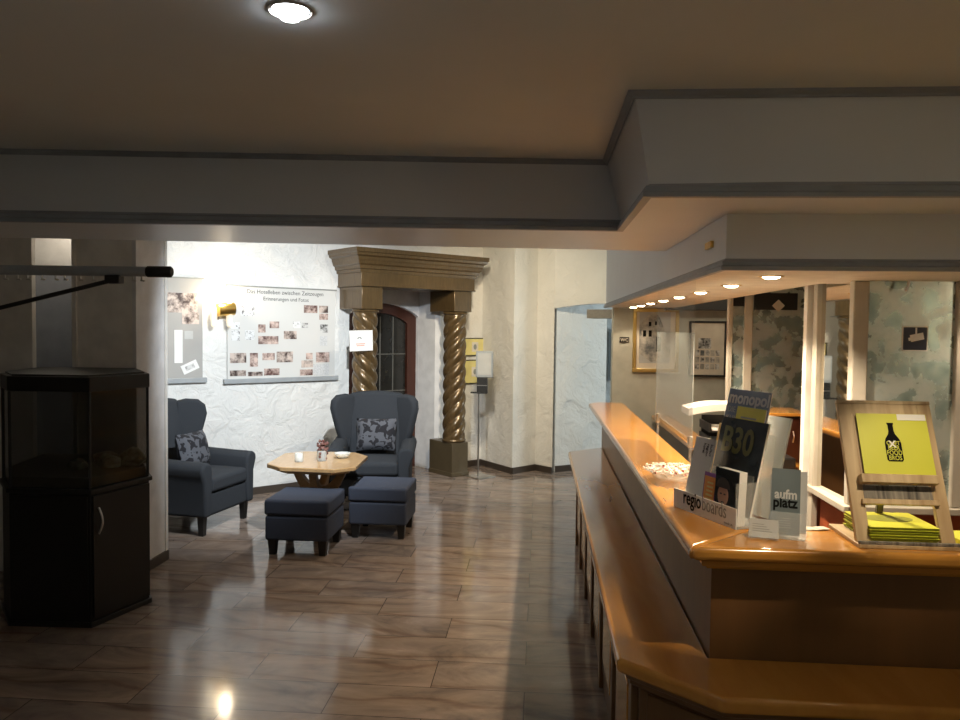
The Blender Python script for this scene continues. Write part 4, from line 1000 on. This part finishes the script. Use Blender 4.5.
mb = MB(); 
for k_ in range(4): f.box(mb, .03, .11, .19+k_*.018, .196+k_*.018, 0, .001)
obj('printed_lines', mb, M['inkl'], t)
t, f = litm('blue_magazine', 'blue grey magazine lettered monopol at the back of the rack', 'magazine', .050, .275, .128, .12, .435, .006, 'bluecov')
text('lettering', 'monopol', f, .010, .272, .001, .062, M['white'], t, sx=.95, bold=.0015)
for k_, s_ in enumerate(['DIE NEUE', 'KUNST', 'DER ZEIT']): text('lettering', s_, f, .012, .238-k_*.032, .001, .03, M['inkl'], t)
t, f = litm('tan_brochure', 'tan cardboard brochure peeking out left behind the dark magazine', 'brochure', .055, .125, .105, .10, .31, .006, 'kraft')
t, f = litm('acrylic_holder', 'empty clear acrylic holder leaning behind the right end of the rack', 'brochure holder', .22, .345, .145, .02, .355, .008, 'sheet')
for ch in t.children: ch.data.materials[0] = M['acrylic']; ch.name = 'acrylic_sheet'

# flyer stand 'aufm platz'
fo = Vector((.775, 2.475, ZT)); fu = Vector((.95, -.30, 0)).normalized(); fvb = Vector((.30, .95, 0)).normalized()
t = thing('flyer_stand', 'clear acrylic flyer stand holding a grey flyer, centre of the counter front edge', 'flyer stand', fo)
lean = .30
vv = (UP+fvb*lean*.8-fu*.06).normalized(); f = Fr(fo-fu*.045-fvb*.02+Vector((0, 0, .012)), fu, vv)
obj('back_plate', f.box(MB(), -.004, .104, -.01, .185, -.012, -.010), M['acrylic'], t)
obj('base_plate', MB().hexa([fo-fu*.05-fvb*.03+UP*.001, fo+fu*.055-fvb*.03+UP*.001, fo+fu*.055+fvb*.05+UP*.001, fo-fu*.05+fvb*.05+UP*.001, fo-fu*.05-fvb*.03+UP*.004, fo+fu*.055-fvb*.03+UP*.004, fo+fu*.055+fvb*.05+UP*.004, fo-fu*.05+fvb*.05+UP*.004]), M['acrylic'], t)
obj('front_lip', f.box(MB(), .0, .104, -.01, .07, .008, .010), M['glassclear'], t)
obj('side_wing', MB().extr([f.p(.104, -.01, -.01), f.p(.104, -.01, .02), f.p(.104, .12, .012), f.p(.104, .19, -.01)], fu*.003), M['glassclear'], t)
t = thing('grey_flyer', 'sage grey flyer lettered aufm platz in the acrylic stand', 'flyer', f.p(.05, 0, 0))
obj('sheet', f.box(MB(), .0, .085, 0, .205, -.008, .004), M['sage_grey'], t)
obj('fold_out', f.box(MB(), .0855, .104, 0.01, .20, -.009, -.004), M['inkl'], t)
text('lettering', 'aufm', f, .010, .112, .0045, .040, M['inkl'], t, sx=.85, bold=.0012)
text('lettering', 'platz', f, .006, .085, .0045, .044, M['ink'], t, sx=.85, bold=.0014)
mb = MB()
for k_ in range(5): f.box(mb, .02, .06, .022+k_*.007, .024+k_*.007, .0045, .005)
obj('small_print', mb, M['inkg'], t)
# business card holder
f = Fr((.655, 2.455, ZT+.006), (.93, -.30, 0), UP+Vector((.06, .22, 0)))
t = thing('card_holder', 'low acrylic holder with a small grey business card in front of the rack', 'card holder', (.73, 2.45, ZT))
obj('back_plate', f.box(MB(), 0, .090, 0, .045, -.006, -.004), M['glassclear'], t)
obj('front_lip', f.box(MB(), 0, .090, 0, .018, .004, .006), M['glassclear'], t)
obj('base_plate', f.box(MB(), 0, .090, -.004, -.0005, -.012, .03), M['glassclear'], t)
t = thing('business_cards', 'pack of grey business cards in the low acrylic holder', 'business cards', (.73, 2.45, ZT+.01))
obj('card_pack', f.box(MB(), .003, .087, 0, .056, -.003, .003), M['inkl'], t)
mb = MB()
for k_ in range(4): f.box(mb, .012, .07-.008*k_, .018+k_*.007, .020+k_*.007, .0032, .0036)
obj('printed_lines', mb, M['inkg'], t)

# wooden easel display
t = thing('easel_display', 'pale worn wooden display easel on a tray at the right of the counter', 'display easel', (1.11, 2.46, ZT))
e0, e1 = .962, 1.250
tr = obj('tray', MB().box(e0-.004, e1+.012, 2.375, 2.624, ZT, ZT+.012), M['ply'], t, bevel=.002)
obj('tray_lip', MB().box(e0-.004, e1+.012, 2.375, 2.385, ZT+.012, ZT+.022), M['plydark'], t, bevel=.002)
ty = .47   # lean: y offset per metre height
fe = Fr((e0, 2.40, ZT+.012), (1, 0, 0), Vector((0, ty, 1)))
WE = e1-e0; HE = .445
for a in (0, WE-.042): obj('leg', fe.box(MB(), a, a+.042, 0, HE, -.018, -.001), M['ply'], t, bevel=.002)
obj('back_board', fe.box(MB(), .042, WE-.042, .21, HE, -.012, -.002), M['ply'], t)
obj('top_rail', fe.box(MB(), -.001, WE+.001, HE, HE+.012, -.019, .0), M['ply'], t, bevel=.002)
obj('shelf', fe.box(MB(), .03, WE-.03, .178, .206, -.001, .030), M['ply'], t, bevel=.002)
obj('weathered_board', fe.box(MB(), .042, WE-.042, .135, .177, -.012, -.002), M['plydark'], t)
obj('cross_bar', fe.box(MB(), .030, WE-.03, .115, .132, -.001, .012), M['ply'], t, bevel=.002)
obj('strut', MB().hexa([fe.p(WE*.5-.01, .30, -.02), fe.p(WE*.5+.01, .30, -.02), fe.p(WE*.5+.01, .33, -.02), fe.p(WE*.5-.01, .33, -.02)]+[Vector((e0+WE*.5+a, b_, ZT+.012)) for a, b_ in ((-.01, 2.60), (.01, 2.60), (.01, 2.61), (-.01, 2.61))]), M['plydark'], t)
# displayed yellow brochure
t = thing('yellow_beer_brochure', 'lime yellow square brochure with a black bottle print leaning on the easel', 'brochure', fe.p(WE/2, .21, .01), 0, 'lime yellow bottle brochures')
obj('pages', fe.box(MB(), .052, .262, .207, .407, .001, .006), M['limed'], t)
obj('cover', fe.box(MB(), .050, .264, .207, .409, .0065, .0080), M['lime'], t)
def bottle(fr_, cx_, z0_, s_, w_, mt=M['ink'], parent=None):
    prof_ = [(.026, 0), (.031, .008), (.031, .075), (.026, .092), (.013, .112), (.010, .125), (.010, .150), (.0125, .152), (.0125, .158)]
    pts = [fr_.p(cx_+a*s_, z0_+b_*s_, w_) for a, b_ in prof_]+[fr_.p(cx_-a*s_, z0_+b_*s_, w_) for a, b_ in prof_[::-1]]
    return obj('bottle_print', MB().extr(pts, fr_.W*.0006), mt, parent)
bp = bottle(fe, .150, .252, .80, .0084, parent=t)
for k_, (s_, sz) in enumerate((('CRAFT', .017), ('BEER', .021), ('FOOD', .021), ('BROS', .021))):
    text('lettering', s_, fe, .150, .306-k_*.0165, .0092, sz, M['lime'], t, 'CENTER', ex=.0003, sx=.78, bold=.0003)
text('cross_mark', 'X', fe, .147, .298, .0096, .030, M['paper'], t, 'CENTER', ex=.0003, bold=.0008)
obj('white_label', fe.box(MB(), .175, .262, .388, .408, .0082, .0090), M['paper'], t)
# stack of brochures in the tray
for k_ in range(6):
    dx, dy = random.uniform(-.004, .004), random.uniform(-.004, .004)
    z0 = ZT+.0125+k_*.0078
    t = thing('yellow_beer_brochure', ['bottom lime yellow brochure of the stack in the easel tray', 'second lime brochure from the bottom of the tray stack', 'third lime brochure from the bottom of the tray stack', 'fourth lime brochure from the bottom of the tray stack', 'fifth lime brochure, just below the top of the tray stack', 'top lime yellow brochure of the tray stack, with a shadow painted as an olive ellipse'][k_], 'brochure', (1.1, 2.48, z0), 0, 'lime yellow bottle brochures')
    obj('pages', MB().box(1.003+dx, 1.20+dx, 2.405+dy, 2.603+dy, z0+.0008, z0+.006), M['limed'], t)
    obj('cover', MB().box(1.0+dx, 1.202+dx, 2.402+dy, 2.606+dy, z0+.0061, z0+.0074), M['lime'], t)
    if k_ == 5:
        obj('olive_shade', MB().extr([(1.10+dx+.075*math.cos(a), 2.52+.045*math.sin(a), z0+.0075) for a in [2*PI*i/20 for i in range(20)]], (0, 0, .0004)), M['limed'], t)  # olive ellipse paints a cast shadow onto the top cover
# white cards and a yellow brochure at the right edge, folded leaflets behind
for k_, (a, b_, r_) in enumerate(((.865, 2.585, .2), (.895, 2.59, -.1), (.925, 2.592, .3))):
    o = tag(obj('pink_leaflet', MB().box(-.02, .02, -.018, .018, 0, .0015), M['matcream']), ['pale leaflet lying leftmost behind the flyer stand', 'pale leaflet lying in the middle behind the flyer stand', 'pale leaflet lying rightmost, nearest the easel tray'][k_], 'leaflet', 'pale leaflets behind the flyer stand')
    o.location = (a, b_, ZT+.0005+.0016*k_); o.rotation_euler = (0, 0, r_)
tag(obj('yellow_leaflet', MB().box(1.275, 1.42, 2.40, 2.55, ZT+.0005, ZT+.02), M['lime']), 'lime yellow leaflet pack at the right edge of the photo', 'leaflet')

# ------------------------------------------------------------------ behind the camera (seen in the mirrors)
t = thing('dark_window_picture', 'dark square picture on the wall behind the viewer, seen in the mirrors', 'picture', (3.9, YB, 1.45))
obj('frame', MB().box(3.55, 4.25, YB+.001, YB+.04, 1.1, 1.8), M['black'], t)
struct('ceiling_rear_beam', MB().box(XL, XR, YB, YB+.3, 2.1, CZ), M['beam'])
wall_lamp('brass_wall_lamp', 'brass wall lamp on the wall behind the viewer, glowing in the mottled mirror', Fr((4.72, YB+.01, 1.72), (-1, 0, 0), UP))

# ------------------------------------------------------------------ light
def point(name, loc, e, c, r=.04):
    l = bpy.data.lights.new(name, 'POINT'); l.energy = e; l.color = c; l.shadow_soft_size = r
    o = bpy.data.objects.new(name, l); col.objects.link(o); o.location = loc; return o
def spot(name, loc, to, e, c, size, blend=.5, r=.05):
    l = bpy.data.lights.new(name, 'SPOT'); l.energy = e; l.color = c; l.spot_size = math.radians(size); l.spot_blend = blend; l.shadow_soft_size = r
    o = bpy.data.objects.new(name, l); col.objects.link(o); o.location = loc
    o.rotation_euler = (Vector(to)-Vector(loc)).to_track_quat('-Z', 'Y').to_euler(); return o
def area(name, loc, to, e, c, sx, sy):
    l = bpy.data.lights.new(name, 'AREA'); l.shape = 'RECTANGLE'; l.size = sx; l.size_y = sy; l.energy = e; l.color = c
    o = bpy.data.objects.new(name, l); col.objects.link(o); o.location = loc
    o.rotation_euler = (Vector(to)-Vector(loc)).to_track_quat('-Z', 'Y').to_euler(); return o
q = lamp_fr.p(-.02, .16, .17); point('wall_lamp_light', q, 9, (1, .82, .58))
point('rear_wall_lamp_light', (4.72, YB+.2, 1.85), 18, (1, .78, .5))
# assumed unseen ceiling spots of the lounge, above and behind the beam
spot('assumed_lounge_spot', (-1.0, 4.75, 2.72), (-2.85, 7.9, .75), 640, (.90, .96, 1), 80, .9)
spot('assumed_lounge_spot', (-.3, 6.4, 2.74), (-1.4, 8.8, 1.1), 80, (1, .87, .70), 78, .6)
spot('assumed_lounge_spot', (-.5, 6.8, 2.74), (-.2, 9.4, 1.2), 190, (1, .86, .62), 90, .8)
spot('assumed_lounge_spot', (-1.0, 6.2, 2.75), (-.9, 6.3, 0), 60, (1, .88, .74), 100, .7)
for (a, b_) in ((-1.0, 4.75), (-.3, 6.4), (-.5, 6.8), (-1.0, 6.2)):  # assumed fixtures for the unseen lounge spots
    t = thing('assumed_spotlight', 'small assumed white spotlight on the high lounge ceiling, hidden by the beam', 'spotlight', (a, b_, HZ), 0, 'assumed lounge ceiling spotlights')
    obj('rim', MB().lathe([(.06, -.001), (.06, -.012), (.045, -.014), (.04, -.001)], (a, b_, HZ), 24), M['white_frame'], t)
# assumed corridor daylight: added cool area light and added window frame, both unseen
t = thing('added_window', None, None, (3.35, 9.2, 1)); t['kind'] = 'structure'  # added unseen window to go with the corridor light
mb = MB()
for q_ in ((8.5, 8.56, .9, 2.1), (9.84, 9.9, .9, 2.1), (8.56, 9.84, .9, .96), (8.56, 9.84, 2.04, 2.1)): mb.box(3.34, 3.39, q_[0], q_[1], q_[2], q_[3])
obj('window_frame', mb, M['white_frame'], t)
area('added_corridor_light', (3.3, 9.2, 1.5), (.6, 9.5, 1.3), 34, (.72, .90, 1), 1.2, 1.1)  # added unseen area light standing in for daylight on the corridor wall
# added fill lights: warm over the office bay, uplighter behind the viewer
point('office_fill', (1.9, 6.6, 2.45), 14, (1, .82, .58), .1)
point('niche_fill', (W(-.5, ww-.2, 1.2)), 0.0, (1, .8, .6))  # added niche light without fixture, set to no power
t = thing('added_uplighter', 'added black floor uplighter, unseen fill light behind the viewer', 'fill light', (-.9, -1.0, 0))
obj('base', MB().lathe([(.14, 0), (.14, .02), (.02, .03)], (-.9, -1.0, 0), 28), M['black'], t, smooth=True)
obj('pole', MB().tube([(-.9, -1.0, .03), (-.9, -1.0, 1.6)], .012), M['black'], t, smooth=True)
obj('lamp_shade', MB().lathe([(.03, 1.58), (.10, 1.62), (.15, 1.70), (.147, 1.70), (.09, 1.63), (.02, 1.60)], (-.9, -1.0, 0), 28), M['black'], t, smooth=True)
spot('uplighter_fill', (-.9, -1.0, 1.72), (-.8, -.7, 3), 100, (.98, .98, 1), 138, .9, .1)  # added fill that lifts the ceiling and fascias
point('recess_fill', (-3.45, 5.35, 2.5), 3.5, (1, .85, .65), .05)  # added point light without fixture, brightens the upper recess wall

w = bpy.data.worlds.new('world'); scene.world = w; w.use_nodes = True
w.node_tree.nodes['Background'].inputs['Color'].default_value = (.9, .85, .8, 1); w.node_tree.nodes['Background'].inputs['Strength'].default_value = .0
scene.view_settings.view_transform = 'Standard'; scene.view_settings.look = 'None'; scene.view_settings.gamma = 1; scene.view_settings.use_curve_mapping = False
scene.view_settings.exposure = .0
